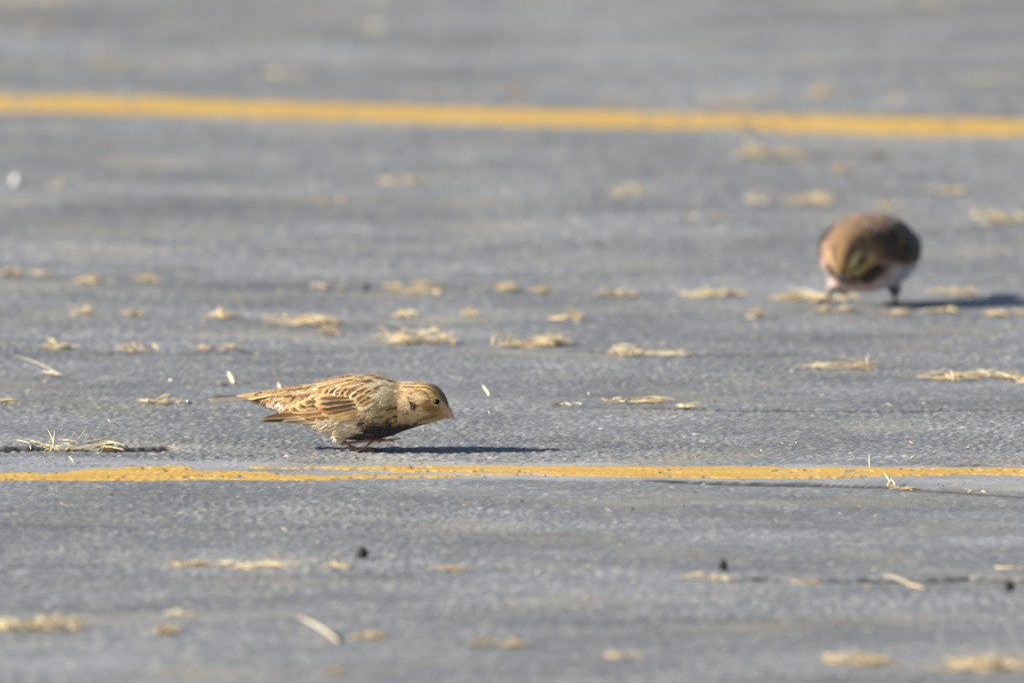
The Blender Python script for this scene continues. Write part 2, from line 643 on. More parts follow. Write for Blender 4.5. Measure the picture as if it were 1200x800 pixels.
def finish_body(m2, co, cols, name, mat, parent):
    m2.vertices.foreach_set('co', (co / 1000).astype(np.float32).ravel())
    m2.polygons.foreach_set('use_smooth', np.ones(len(m2.polygons), bool))
    set_cols(m2, cols)
    m2.name = name
    m2.update()
    return link(name, m2, mat, parent)


def feather(path, norms, W, edge, centre, cw=0.55, tip=0.12, bow=0.3, camber=0.16, nu=11, nv=19, point=0.3, seed=0):
    """a vane along a path, dark centre and pale fringes; millimetres in, metres out"""
    path, norms = np.array(path, float), np.array(norms, float)
    t = np.linspace(0, 1, len(path))
    v = np.linspace(0, 1, nv) ** 0.9
    C0 = np.stack([catmull(t, path[:, k], v) for k in range(3)], -1) if len(path) > 2 else path[0] + (path[1] - path[0]) * v[:, None]
    N = np.stack([np.interp(v, t, norms[:, k]) for k in range(3)], -1)
    L = np.linalg.norm(path[-1] - path[0])
    D = np.gradient(C0, axis=0)
    D /= np.linalg.norm(D, axis=1)[:, None]
    S = np.cross(N, D)
    S /= np.linalg.norm(S, axis=1)[:, None]
    N = np.cross(D, S)
    u = np.linspace(-1, 1, nu)
    prof = np.minimum(1, 0.4 + 2.2 * v) * np.sqrt(np.clip(1 - (np.clip(v - (1 - point), 0, 1) / point) ** 2, 0.003, 1))
    U, Vv = np.meshgrid(u, v)
    HW = np.repeat((W / 2 * prof)[:, None], nu, 1)
    rag = 1 + 0.16 * vnoise2(Vv * L * 0.9, U * 0 + seed, seed + 9)
    P = (C0[:, None] + S[:, None] * (U * HW * rag)[..., None]
         + N[:, None] * (bow * np.sin(np.pi * Vv) - camber * U * U * HW)[..., None])
    nz = vnoise2(U * 3 + seed * 3.7, Vv * L * 0.5, seed) * 0.35 + vnoise2(U * 9 + seed, Vv * L * 0.15, seed + 5) * 0.25
    dark = (1 - sstep(cw - 0.30, cw + 0.30, np.abs(U) * (0.85 + 0.15 * Vv) + nz * 0.6)) * (1 - sstep(1 - tip * 1.8, 1 - tip * 0.5, Vv))
    edge, centre = np.array(edge), np.array(centre)
    dark = np.maximum(dark, .55 * (1 - sstep(.0, .22, np.abs(U + .3 * nz))) * (1 - sstep(.8, .95, Vv)))
    C = edge * (1 - dark[..., None]) + centre * dark[..., None]
    C = C * (1 - .35 * sstep(.86, 1.0, np.abs(U)) * (Vv < .9))[..., None]
    barb = vnoise2(Vv * L * 1.6 - np.abs(U) * 4, U * 0 + seed * 1.3, seed + 3)
    C = C * (1 + 0.35 * nz[..., None] + 0.28 * barb[..., None])
    i = np.arange(nu * nv).reshape(nv, nu)
    F = np.stack([i[:-1, :-1], i[:-1, 1:], i[1:, 1:], i[1:, :-1]], -1).reshape(-1, 4)
    return P.reshape(-1, 3) / 1000, F, C.reshape(-1, 3)


def tufts(co, nr, cols, n, weight, flow, length, name, parent, mat, wr=0.24, lift=0.06, streak=None, fringe=0.10):
    """small body feathers: n little cupped vanes that follow the flow of the plumage"""
    p = weight / weight.sum()
    pick = rng.choice(len(co), n, p=p)
    P, N = co[pick], nr[pick]
    D = flow(P)
    D = D + rng.normal(0, 0.14, D.shape)
    D -= N * (D * N).sum(1)[:, None]
    D /= np.linalg.norm(D, axis=1)[:, None]
    S = np.cross(N, D)
    L = length(P) * rng.uniform(0.75, 1.25, n)
    Wd = L * wr * rng.uniform(0.8, 1.2, n)
    v = np.array([0, 0.5, 0.85, 1.0])
    hw = np.array([0.45, 1.0, 0.8, 0.2])
    out = np.array([-0.06, 0.05, 0.10, 0.12]) * (lift / 0.10)
    tone = rng.uniform(0.86, 1.14, (n, 1))
    Vs, Cs = [], []
    st = streak(P) if streak is not None else np.zeros(n)
    for j in range(4):
        for u in (-1, 0, 1):
            q = P + D * (L * v[j])[:, None] + S * (u * Wd * hw[j] / 2)[:, None] + N * (L * out[j] - (0.12 * Wd if u else 0))[:, None]
            Vs.append(q)
            c = cols[pick] * tone
            if u == 0:
                c = c * (1 - 0.6 * (st * (0.9 if j < 3 else 0.2)))[:, None]
            else:
                c = c * (1 + fringe * (0.6 if j < 2 else 1.0))
            Cs.append(c)
    V = np.stack(Vs, 1)
    C = np.stack(Cs, 1)
    base = np.arange(n)[:, None, None] * 12
    f = np.array([[0, 1, 4, 3], [1, 2, 5, 4], [3, 4, 7, 6], [4, 5, 8, 7], [6, 7, 10, 9], [7, 8, 11, 10]])[None]
    F = (base + f).reshape(-1, 4)
    o = link(name, mesh_np(name, V.reshape(-1, 3) / 1000, F, C.reshape(-1, 3)), mat, parent)
    o['kind'] = 'stuff'
    return o


def ball(c, r, sq=(1, 1, 1), nu=20, nv=12):
    th = np.linspace(0, np.pi, nv)
    ph = np.linspace(0, 2 * np.pi, nu, endpoint=False)
    rings = np.stack([np.outer(np.sin(th), np.cos(ph)), np.outer(np.sin(th), np.sin(ph)), np.outer(np.cos(th), np.ones(nu))], -1)
    rings[0] *= 1
    return loft(np.array(c) + r * rings * np.array(sq))


def py_mesh(name, V, F, mat, parent, cols=None):
    m_ = bpy.data.meshes.new(name)
    m_.from_pydata((np.asarray(V) / 1000).tolist(), [], [tuple(int(i) for i in f) for f in F])
    m_.polygons.foreach_set('use_smooth', np.ones(len(m_.polygons), bool))
    m_.update()
    if cols is not None:
        set_cols(m_, cols)
    return link(name, m_, mat, parent)


def blob(px, py, cx, cy, rx, ry, rot=0.0, soft=0.35):
    a = math.radians(rot)
    dx, dy = px - cx, py - cy
    u = dx * math.cos(a) + dy * math.sin(a)
    v = -dx * math.sin(a) + dy * math.cos(a)
    d = np.sqrt((u / rx) ** 2 + (v / ry) ** 2)
    return 1 - sstep(1 - soft, 1 + soft, d)


def over(c, mask, col):
    return c * (1 - mask[..., None]) + np.asarray(col) * mask[..., None]


def mandible(base_c, tip, axis_up, w0, h0, flat, n=12, m=14, bend=0.0):
    """half cone: 'flat' = +1 keeps the upper half, -1 the lower"""
    base_c, tip, up = [np.array(q, float) for q in (base_c, tip, axis_up)]
    D = tip - base_c
    L = np.linalg.norm(D)
    T = D / L
    up = up - T * (up @ T)
    up /= np.linalg.norm(up)
    S = np.cross(T, up)
    rings = []
    for v in np.linspace(0, 1, n):
        k = max(0.03, (1 - v ** 1.25))
        c = base_c + D * v + up * (bend * math.sin(math.pi * v))
        th = np.linspace(0, 2 * np.pi, m, endpoint=False)
        hh = np.where(np.sin(th) * flat > 0, h0, h0 * 0.18)
        rings.append(c + S * (np.cos(th) * w0 * k)[:, None] + up * (np.sin(th) * hh * k)[:, None])
    return loft(np.array(rings))


# ---------------- the streaked bird in profile -------------------------------------
PHI = R(-9)          # heading: to the right, a touch towards the viewer


def p2l(px, py, Y=0.0):
    X = ((px - 425) / SC + Y * math.sin(PHI)) / math.cos(PHI)
    Z = ((530 - py) / SC - (X * math.sin(PHI) + Y * math.cos(PHI)) * math.sin(GRAZE)) / math.cos(GRAZE)
    return X, Z


def l2p(P):
    """photo pixel of a point, mirrored to the side that faces the viewer"""
    X, Y, Z = P[..., 0], -np.abs(P[..., 1]), P[..., 2]
    wx = X * math.cos(PHI) - Y * math.sin(PHI)
    wy = X * math.sin(PHI) + Y * math.cos(PHI)
    return 425 + SC * wx, 530 - SC * (Z * math.cos(GRAZE) + wy * math.sin(GRAZE))


ST = np.array([  # px, top, bottom, half width mm
    (277, 463.2, 466.8, 2.2), (286, 461.4, 468.6, 4.2), (300, 459.2, 472.5, 5.8), (320, 456.5, 480, 8.5), (345, 452, 491, 13), (370, 447.5, 502, 17.5), (395, 441, 510.5, 20),
    (420, 437.8, 513.8, 20.8), (440, 438.8, 513.0, 20.2), (460, 444.0, 508.5, 18), (475, 446.5, 503.0, 15.2), (490, 446.3, 498.5, 13.6),
    (502, 447.8, 495.5, 12.8), (510, 451.2, 493.0, 11.6), (516, 455.8, 491.3, 9.8), (520, 460.8, 490.2, 8.0), (523, 466.2, 489.0, 6.0), (525, 471.5, 487.0, 4.0), (526, 475.5, 484.5, 2.2)])
sx_, sz_t = zip(*[p2l(a, b) for a, b in ST[:, :2]])
_, sz_b = zip(*[p2l(a, b) for a, b in ST[:, [0, 2]]])
sx_, sz_t, sz_b, sw_ = np.array(sx_), np.array(sz_t), np.array(sz_b), ST[:, 3]


def ls_section(X):
    zt, zb, hw = catmull(sx_, sz_t, X), catmull(sx_, sz_b, X), catmull(sx_, sw_, X)
    return (zt * 0.48 + zb * 0.52), (zt - zb) / 2, hw


def ls_side(px, py, off=0.0, far=False):
    Y = -12.0
    for _ in range(5):
        X, Z = p2l(px, py, Y)
        zc, h, hw = [float(q) for q in ls_section(np.array([X]))]
        r = min(0.97, abs(Z - zc) / max(h, 1e-3))
        Y = -(hw * math.sqrt(1 - r * r) + off)
    n = np.array([0, -math.sqrt(1 - r * r) / max(hw, 1), (Z - zc) / max(h, 1) ** 2 * 1.0])
    n = n / np.linalg.norm(n)
    if far:
        return np.array([X, -Y, Z]), n * np.array([1, -1, 1])
    return np.array([X, Y, Z]), n


xq = sx_[0] + (sx_[-1] - sx_[0]) * (1 - (1 - np.linspace(0, 1, 150)) ** 1.35)
zc, hh, ww = ls_section(xq)
th = np.linspace(0, 2 * np.pi, 64, endpoint=False)
cth, sth = np.cos(th), np.sin(th)
rings = np.stack([np.repeat(xq[:, None], 64, 1), ww[:, None] * np.sign(cth) * np.abs(cth) ** 0.92,
                  zc[:, None] + hh[:, None] * np.sign(sth) * np.abs(sth) ** 0.96], -1)
pieces = [loft(rings)]


def P3(px, py, Y):
    X, Z = p2l(px, py, Y)
    return (X, Y, Z)


NEAR, FAR = -8.0, 6.0
pieces.append(tube([P3(405, 490, NEAR - 3), P3(401, 505, NEAR - 2), P3(398.5, 514, NEAR), P3(399.5, 519.0, NEAR)], [9.0, 5.6, 2.6, 1.3], 20))
pieces.append(tube([P3(408, 490, FAR + 3), P3(405, 503, FAR + 2), P3(403, 511, FAR), P3(403.5, 516, FAR)], [8.5, 4.6, 2.2, 1.3], 20))
legs = []   # bare legs and toes: polylines with radii
legs.append(([P3(399, 520, NEAR), P3(410, 519, NEAR), P3(425, 517, NEAR), P3(437, 516, NEAR)], [1.25, 0.95, 0.95, 1.15]))
legs.append(([P3(437, 516, NEAR), P3(446, 516.4, NEAR - .5), P3(458, 515.2, NEAR - 1), P3(470, 514, NEAR - 1)], [1.1, .8, .7, .45]))
legs.append(([P3(437, 516, NEAR), P3(445, 517.6, NEAR - 2.5), P3(452, 520, NEAR - 4), P3(456, 522, NEAR - 4.5)], [1.0, .75, .6, .4]))
legs.append(([P3(437, 516, NEAR), P3(446, 515, NEAR + 2.5), P3(456, 516, NEAR + 4.5), P3(463, 518, NEAR + 5)], [1.0, .75, .6, .4]))
legs.append(([P3(438, 516, NEAR), P3(432, 520.5, NEAR), P3(427, 525, NEAR), P3(419, 528.5, NEAR - 0.5), P3(415, 531.3, NEAR - 0.5)], [1.0, .75, .75, .6, .35]))
fz = 0.9


def onground(px, py_off, Y):
    X, _ = p2l(px, 530, Y)
    return (X, Y, fz + py_off)


legs.append(([P3(402, 517, FAR), P3(410, 522, FAR - 1), P3(418, 526.2, FAR - 2), onground(425, .9, FAR - 3)], [1.2, .95, .9, 1.15]))
fb = onground(425, .6, FAR - 3)
for tx, ty in ((448, 0), (442, -9), (443, 8)):
    t_ = onground(tx, -0.2, FAR - 3 + ty)
    mid = ((fb[0] + t_[0]) / 2, (fb[1] + t_[1]) / 2, fz + .7)
    legs.append(([fb, mid, t_], [.95, .75, .45]))
legs.append(([fb, onground(417, .5, FAR - 2), onground(409, -.3, FAR - 1)], [.9, .7, .35]))
for pts, rad in legs:
    pieces.append(tube(pts, rad, 10))
m2, co, nr = union_remesh(pieces, 0.30, 3)
LEGPTS = np.vstack([np.array(p) for p, _ in legs])


def leg_dist(P):
    d = np.full(len(P), 1e9)
    for pts, rad in legs:
        pts = np.array(pts)
        for a, b, ra, rb in zip(pts[:-1], pts[1:], rad[:-1], rad[1:]):
            ab = b - a
            t = np.clip(((P - a) @ ab) / (ab @ ab), 0, 1)
            d = np.minimum(d, np.linalg.norm(P - (a + t[:, None] * ab), axis=1) - (ra + (rb - ra) * t))
    return d


def ls_color(P, fine=True):
    px, py = l2p(P)
    X, Yl, Z = P[:, 0], P[:, 1], P[:, 2]
    zc, h, hw = ls_section(np.clip(X, sx_[0], sx_[-1]))
    ang = np.arctan2((Z - zc) / np.maximum(h, .5), np.abs(Yl) / np.maximum(hw, .5))      # -pi/2 belly .. pi/2 back
    n1 = vnoise3(P, 0.22, 1)
    n2 = vnoise3(P * np.array([0.35, 1, 1]), 0.7, 2)
    n3 = vnoise3(P, 0.5, 3)
    c = np.tile(lin(172, 138, 94), (len(P), 1))
    # mantle and rump: long dark and straw-pale stripes
    mant = sstep(466, 458, py + 0.10 * (px - 400)) * sstep(478, 462, px)
    s = np.sin(ang * 15 + 2.6 * n1 + X * 0.02)
    c = over(c, mant * sstep(0.15, 0.75, s + n2 * 1.1) * 0.9, lin(92, 56, 30))
    c = over(c, mant * sstep(0.35, 0.85, -s + n2 * 0.7) * 0.8, lin(214, 182, 128))
    # lower back/uppertail coverts: brown shaft spots
    rump = sstep(352, 336, px) * sstep(282, 290, px)
    c = over(c, rump * sstep(0.10, 0.28, vnoise3(P * np.array([0.55, 1.6, 1.6]), 0.42, 7)) * 0.8, lin(140, 84, 40))
    # undertail, vent and lower flank
    vent = sstep(-0.1, -0.5, ang) * sstep(400, 385, px)
    c = over(c, vent, lin(190, 180, 160))
    c = over(c, blob(px, py, 336, 478, 15, 6.5, 20, .4), lin(214, 200, 176))
    # flank: fluffy grey buff
    fl = blob(px, py, 404, 502, 40, 17, 0, .45)
    c = over(c, fl, lin(206, 190, 158))
    c = over(c, fl * sstep(0.10, 0.40, n2) * .25, lin(160, 142, 114))
    # shoulder: pale grey lesser coverts
    c = over(c, blob(px, py, 455, 457, 10, 9, 35, .4), lin(206, 192, 166))
    c = over(c, blob(px, py, 446, 472, 20, 12, 10, .5) * .8, lin(200, 178, 138))
    # breast side: olive-yellow, mottled; black belly and breast below
    mot = blob(px, py, 458, 485, 22, 11, 5, .4)
    c = over(c, mot, lin(176, 150, 98))
    c = over(c, mot * sstep(0.02, 0.22, n3) * .85, lin(70, 58, 38))
    edge = np.interp(px, [380, 404, 412, 425, 440, 455, 470, 482, 496, 505], [530, 520, 510, 505, 496, 493, 493, 494.5, 496, 503])
    blk = sstep(-3.5, 3.0, py - edge + 7 * n3 + 5 * n2) * sstep(399, 410, px)
    c = over(c, blk, lin(44, 39, 38))
    c = over(c, blk * sstep(0.24, 0.40, n2) * .5, lin(120, 108, 88))
    c = over(c, blob(px, py, 433, 494, 5, 4, 0, .5) * .9, lin(50, 42, 36))
    # head
    head = sstep(468, 474, px)
    hd = np.tile(lin(190, 158, 108), (len(P), 1))
    hd = over(hd, blob(px, py, 477, 470, 9, 24, 8, .5), lin(220, 186, 140))
    hd = over(hd, blob(px, py, 500, 460, 20, 6, 32, .5), lin(230, 196, 120))           # pale gold brow
    hd = over(hd, blob(px, py, 493.5, 466.5, 9, 8.5, 30, .35), lin(196, 172, 128))      # ear patch
    ring_e = blob(px, py, 493.5, 466.5, 11, 10, 30, .15) - blob(px, py, 493.5, 466.5, 8.6, 7.6, 30, .2)
    hd = over(hd, np.clip(ring_e, 0, 1) * .95, lin(104, 66, 34))
    hd = over(hd, blob(px, py, 487.5, 476.5, 3.2, 6.8, -14, .4), lin(46, 36, 24))   # dark spot behind the ear patch
    hd = over(hd, blob(px, py, 505, 478, 11, 6.5, 20, .5) * .95, lin(146, 106, 56))
    hd = over(hd, blob(px, py, 481, 478, 3.6, 12, -12, .4) * .8, lin(232, 204, 158))
    hd = over(hd, blob(px, py, 503, 470.5, 7, 1.5, 8, .5) * .7, lin(120, 80, 40))     # rusty cheek
    hd = over(hd, blob(px, py, 494, 489, 16, 7, 14, .45) * .9, lin(200, 178, 136))      # throat
    hd = over(hd, blob(px, py, 503, 489.5, 12, 2.2, -14, .5) * .75, lin(104, 80, 50))
    hd = over(hd, blob(px, py, 512, 471, 6.2, 5.6, 0, .2) * .8, lin(222, 192, 130))     # eye ring
    hd = over(hd, blob(px, py, 520, 478, 4, 6, -30, .5) * .7, lin(202, 176, 130))       # lores
    crown = sstep(0.62, 0.95, ang) * sstep(472, 482, px)
    s2 = np.sin(np.abs(Yl) * 2.0 + 2.2 * n2 + 0.1 * X)
    hd = over(hd, crown * sstep(0.0, 0.7, s2 + n2) * .9, lin(88, 56, 32))
    hd = over(hd, crown * sstep(0.3, 0.8, -s2) * .6, lin(222, 194, 148))
    fore = sstep(512, 520, px) * sstep(0.35, 0.7, ang + 0.0)
    hd = over(hd, fore * .85, lin(92, 76, 60))  # forehead colour darkened to paint in the head's shadow side
    hd = over(hd, sstep(0.05, 0.3, n3) * .15, lin(120, 90, 50))
    hd = over(hd, sstep(0.12, 0.30, vnoise3(P * np.array([.5, 1, 1]), 1.1, 41)) * .55, lin(112, 80, 46))
    m = head * (1 - blk)
    c = c * (1 - m[:, None]) + hd * m[:, None]
    return c * (1 + 0.25 * n2[:, None])


ld = leg_dist(co)
cols = ls_color(co)
thigh = blob(*l2p(co), 399, 515, 6, 9, 0, .4) * (l2p(co)[1] > 508)
cols = over(cols, thigh, lin(216, 196, 158))
bare = sstep(0.6, 0.25, ld) * (co[:, 2] < P3(400, 511, 0)[2]) * (1 - (thigh > .5) * (ld > 0.1))
legcol = np.tile(lin(136, 106, 88), (len(co), 1)) * (1 + 0.5 * vnoise3(co, 1.2, 4)[:, None])
tipdark = sstep(1.0, -0.2, np.min(np.linalg.norm(co[:, None] - np.array([p[-1] for p, _ in legs if p[-1][2] < 9])[None], axis=2), axis=1) - 1.6)
legcol = over(legcol, tipdark * .7, lin(70, 54, 46))
cols = cols * (1 - bare[:, None]) + legcol * bare[:, None]

foot = ground_pt(425, 530)
bird = empty('streaked_bird', (foot.x, foot.y, foot.z + 0.0002), PHI)
tag(bird, 'streaked buff and brown songbird crouching in profile just behind the near yellow line', 'bird')
finish_body(m2, co, cols, 'body', M_SKIN, bird)

bpx, bpy_ = l2p(co)
wing_area = np.clip(blob(bpx, bpy_, 378, 479, 42, 14, -12, .1) * (np.abs(co[:, 1]) > 5), 0, 1)
wt = np.where(ld > 0.8, 1.0, 0.0) * (1 - 0.75 * wing_area)
wt *= np.where(bpx > 470, 2.4, 1.0) * np.where(bpx < 306, 0.0, 1.0) * np.where(bpx > 521.5, 0.0, 1.0)


def ls_flow(P):
    px, py = l2p(P)
    d = np.zeros_like(P)
    d[:, 0] = -1
    low = sstep(490, 505, py) * sstep(440, 400, px)
    d[:, 2] = -0.18 - 0.9 * low
    hd = sstep(485, 505, px)
    d[:, 2] += hd * 0.25
    return d


def ls_len(P):
    px, py = l2p(P)
    return np.interp(px, [290, 340, 440, 475, 500, 522], [5.5, 5.5, 6.0, 3.8, 1.7, 1.1]) * np.interp(py, [503, 512], [1, .5])


def ls_streak(P):
    px, py = l2p(P)
    return 0.85 * sstep(472, 462, py) * sstep(480, 465, px) + 0.2


tufts(co, nr, cols, 15000, wt, ls_flow, ls_len, 'small_feathers', bird, M_FEATHER, streak=ls_streak)

plume = np.clip(blob(bpx, bpy_, 454, 464, 11, 13, 20, .3) + .7 * blob(bpx, bpy_, 440, 481, 15, 7, 10, .35), 0, 1) * (ld > .8)
pcol = over(cols, np.clip(plume * .8, 0, 1), lin(218, 198, 158))
pcol = pcol * (1 + .5 * vnoise3(co * np.array([.6, 1, 1]), .55, 31)[:, None])
tufts(co, nr, pcol, 700, plume + 1e-6, ls_flow, lambda P: np.full(len(P), 7.5), 'shoulder_plumes', bird, M_FEATHER, wr=.28, lift=.09,
      streak=lambda P: np.full(len(P), .5), fringe=.12)
flank = np.clip(blob(bpx, bpy_, 405, 501, 34, 11, -4, .3), 0, 1) * (ld > .8) * (bpy_ > 490)
fcol = over(cols, flank * .55 * (bpx < 420), lin(212, 198, 168))
tufts(co, nr, fcol, 900, flank + 1e-6, ls_flow, lambda P: np.interp(l2p(P)[1], [500, 512], [7.5, 4]), 'flank_plumes', bird, M_FEATHER, wr=.2, lift=.04)

# eyes and bill
for sgn in (-1, 1):
    e, n_ = ls_side(512, 471, 0)
    zc_, h_, hw_ = [float(q) for q in ls_section(np.array([e[0]]))]
    c_ = e + n_ * -0.35
    c_ = c_ * np.array([1, -sgn * 1.0, 1]) if sgn > 0 else c_
    V, F = ball(c_, 2.3)
    py_mesh('eye', V, F, M_EYE, bird)
    # fleshy rim round the eye
    t_ = np.linspace(0, 2 * np.pi, 24, endpoint=False)
    nn = n_ * np.array([1, -1, 1]) if sgn > 0 else n_
    a_ = np.cross(nn, [0, 0, 1.0])
    a_ /= np.linalg.norm(a_)
    b_ = np.cross(a_, nn)
    ringc = c_ + nn * 0.9 + 2.0 * (np.cos(t_)[:, None] * a_ + np.sin(t_)[:, None] * b_)
    rr = [ringc[k] + 0.28 * (np.cos(q) * nn + np.sin(q) * (ringc[k] - c_ - nn * .9) / 2.0) for k in range(24) for q in np.linspace(0, 2 * np.pi, 6, endpoint=False)]
    Fr = [(k * 6 + j, k * 6 + (j + 1) % 6, ((k + 1) % 24) * 6 + (j + 1) % 6, ((k + 1) % 24) * 6 + j) for k in range(24) for j in range(6)]
    py_mesh('eye_rim', rr, Fr, M_FEATHER, bird, np.tile(lin(190, 152, 92), (144, 1)))

tipP = P3(532.8, 492.6, 0)
V, F = mandible(P3(519.0, 482.8, 0), tipP, (0.75, 0, 0.65), 5.2, 5.6, 1, bend=0.8)
py_mesh('upper_mandible', V, F, M_BILL, bird)
V, F = mandible(P3(516.5, 484.2, 0), P3(529.5, 490.8, 0), (0.6, 0, 0.8), 4.4, 2.8, -1)
py_mesh('lower_mandible', V, F, M_BILL, bird)

# wings
BUFF, PALE, RUF, DARK, MID = lin(190, 158, 106), lin(212, 190, 148), lin(154, 110, 64), lin(54, 37, 25), lin(94, 63, 38)
WING = [  # kind, base px, tip px, width mm, layer, edge, centre, centre width, tip fringe
    ('primary_feather', (404, 488.5), (330, 494.5), 5.0, 0.7, PALE, lin(150, 130, 110), .45, .05),
    ('primary_feather', (402, 487.0), (302, 493.4), 5.2, 0.9, PALE, MID, .60, .06),
    ('primary_feather', (402, 485.5), (306, 492.0), 5.2, 1.1, RUF, DARK, .60, .04),
    ('primary_feather', (401, 484), (312, 490.3), 5.2, 1.3, RUF, MID, .50, .04),
    ('primary_feather', (400, 482), (318, 488.6), 5.2, 1.5, RUF, DARK, .55, .04),
    ('secondary_feather', (400, 480), (324, 487.0), 5.6, 1.7, BUFF, MID, .55, .06),
    ('secondary_feather', (399, 477), (330, 484.0), 6.0, 1.9, RUF, DARK, .55, .06),
    ('secondary_feather', (398, 474), (337, 480.0), 6.2, 2.1, BUFF, MID, .55, .07),
    ('tertial_feather', (396, 470), (345, 476.5), 6.6, 2.3, BUFF, DARK, .50, .10),
    ('tertial_feather', (396, 466), (353, 472.5), 6.8, 2.5, BUFF, MID, .50, .10),
    ('tertial_feather', (397, 462), (360, 468.5), 6.8, 2.7, BUFF, DARK, .45, .12),
    ('greater_covert', (418, 485), (391, 490.6), 5.4, 2.7, BUFF, MID, .35, .16),
    ('greater_covert', (418, 482), (384, 488.6), 5.8, 2.9, BUFF, RUF * .8, .45, .14),
    ('greater_covert', (417, 478.5), (377, 485.6), 6.2, 3.1, BUFF, DARK, .42, .14),
    ('greater_covert', (416, 474.5), (371.5, 480.6), 6.4, 3.3, RUF * 1.15, DARK, .48, .12),
    ('greater_covert', (415, 470.5), (368.5, 474.4), 6.4, 3.5, BUFF, DARK, .46, .13),
    ('greater_covert', (414, 466), (368, 467.8), 6.2, 3.7, BUFF, MID, .42, .14),
    ('median_covert', (396, 450), (378, 463.0), 4.8, 3.8, BUFF, MID, .50, .12),
    ('median_covert', (402, 450), (384, 463.6), 4.8, 3.9, BUFF, DARK, .46, .12),
    ('median_covert', (408, 450), (390.5, 463.8), 4.8, 4.0, PALE, MID, .46, .12),
    ('median_covert', (414, 451), (397, 464.2), 4.8, 4.1, BUFF, DARK, .46, .12),
    ('median_covert', (420, 452), (403.5, 465.0), 4.8, 4.1, BUFF, MID, .46, .12),
    ('median_covert', (427, 455), (410, 467.5), 5.0, 4.2, PALE, DARK, .44, .13),
    ('median_covert', (433, 459), (415, 471.5), 5.2, 4.1, BUFF, MID, .42, .14),
    ('median_covert', (438, 463), (418, 475.5), 5.4, 4.0, BUFF, DARK, .34, .16),
    ('median_covert', (442, 467), (420, 479.5), 5.6, 3.8, PALE, MID, .34, .18),
]
for k in range(13):
    q = k / 12
    WING.append(('scapular_feather', (410 + 43 * q, 443.2 + 6.5 * q + (k % 2) * 1.5), (360 + 64 * q, 457.6 + 5.2 * q - (k % 2) * 1.2), 3.9, 3.3 + 1.0 * q - (k % 2) * .3,
                 (BUFF, PALE, RUF * 1.15)[k % 3], (DARK, MID)[k % 2], .46, .10))
for far in (False, True):
    wing = None
    for k, (nm, b_, t_, wd, off, ed, ce, cw_, tp) in enumerate(WING):
        sd_ = 1 if far else -1
        flight = nm.split('_')[0] in ('primary', 'secondary', 'tertial')
        path, norms = [], []
        for v in np.linspace(0, 1, 6):
            qx, qy = b_[0] + (t_[0] - b_[0]) * v, b_[1] + (t_[1] - b_[1]) * v + 1.2 * math.sin(math.pi * v) * (1 if flight else 0)
            p_, n_ = ls_side(qx, qy, off=off * (.5 if flight else .55) * (.55 + .45 * v), far=far)
            if flight:
                yw = float(np.interp(qx, [300, 325, 345, 370, 400], [6.0, 9.0, 11.5, 15.5, 19.0])) + off * .5
                if abs(p_[1]) < yw:
                    X_, Z_ = p2l(qx, qy, -yw)
                    p_ = np.array([X_, sd_ * yw, Z_])
            n_ = n_ + np.array([0, .6 * sd_, .15])
            path.append(p_)
            norms.append(n_ / np.linalg.norm(n_))
        V, Fq, C = feather(path, norms, wd, ed, ce, cw=cw_, tip=tp, bow=0.25, seed=k + 40 * far, point=0.2 if flight else 0.42)
        if wing is None:        # the wing itself: the folded hand that the feathers grow from
            pts = [ls_side(px_, py__, off=-1.9, far=far)[0] for px_, py__ in ((450, 462), (438, 470), (422, 474), (408, 476))]
            Vw, Fw = tube(pts, [1.4, 2.3, 2.4, 1.2], 12)
            wing = py_mesh('wing', Vw, Fw, M_FEATHER, bird, np.tile(lin(196, 168, 120), (len(Vw), 1)))
        link(nm, mesh_np(nm, V, Fq, C), M_FEATHER, wing)

# long striped feathers down the back
for far in (False, True):
    for d0 in (1.0, 3.6, 6.4, 9.4):
        for j, bx_ in enumerate((466, 450, 434, 418, 402, 386, 370, 354)):
            b_x = bx_ + 5 * math.sin(d0 * 5 + j)
            path, norms = [], []
            for v in np.linspace(0, 1, 5):
                qx = b_x - 29 * v
                qy = float(np.interp(qx, ST[:, 0], ST[:, 1])) + d0 * float(np.interp(qx, [300, 420, 470], [.55, 1.0, .8])) + 1.0
                p_, n_ = ls_side(qx, qy, off=.45 + .5 * v, far=far)
                path.append(p_)
                norms.append(n_ + np.array([0, 0, .25]))
            nn_ = [q / np.linalg.norm(q) for q in norms]
            V, Fq, C = feather(path, nn_, 3.3, (PALE, BUFF, BUFF * .9)[(j + int(d0)) % 3], (DARK, MID, DARK)[(j + int(d0 * 2)) % 3], cw=.50, tip=.06, bow=.1, point=.4, seed=400 + j + int(d0 * 10))
            link('mantle_feather', mesh_np('mantle_feather', V, Fq, C), M_FEATHER, bird)

# tail
tb = P3(326, 464.5, 0)
Vw, Fw = tube([P3(345, 467, 0), P3(330, 467.5, 0), P3(312, 467, 0)], [4.0, 4.2, 1.0], 14)
tail = py_mesh('tail', Vw * np.array([1, 1.0, 1]), Fw, M_FEATHER, bird, np.tile(lin(214, 190, 150), (len(Vw), 1)))
for k in range(12):
    q = (k - 5.5) / 5.5
    B_ = np.array(tb) + np.array([0, q * 3.4, -0.5 * abs(q)])
    tp_ = np.array(P3(242.0 + 6.0 * (1 - abs(q)) + 3 * abs(q) ** 3, 464.9, 0)) + np.array([0, q * 8.5, -0.3 * abs(q) + 0.10 * (k % 2) + .75 * q])
    white = abs(q) > 0.95
    V, Fq, C = feather([B_, tp_], [(0, 0.25 * q - .08, 1)] * 2, 4.8, lin(104, 88, 70) if not white else lin(150, 140, 126), lin(52, 44, 38) if not white else lin(120, 106, 94),
                       cw=.7, tip=.05, bow=.3, camber=.12, point=.16, seed=90 + k)
    link('tail_feather', mesh_np('tail_feather', V, Fq, C), M_FEATHER, tail)
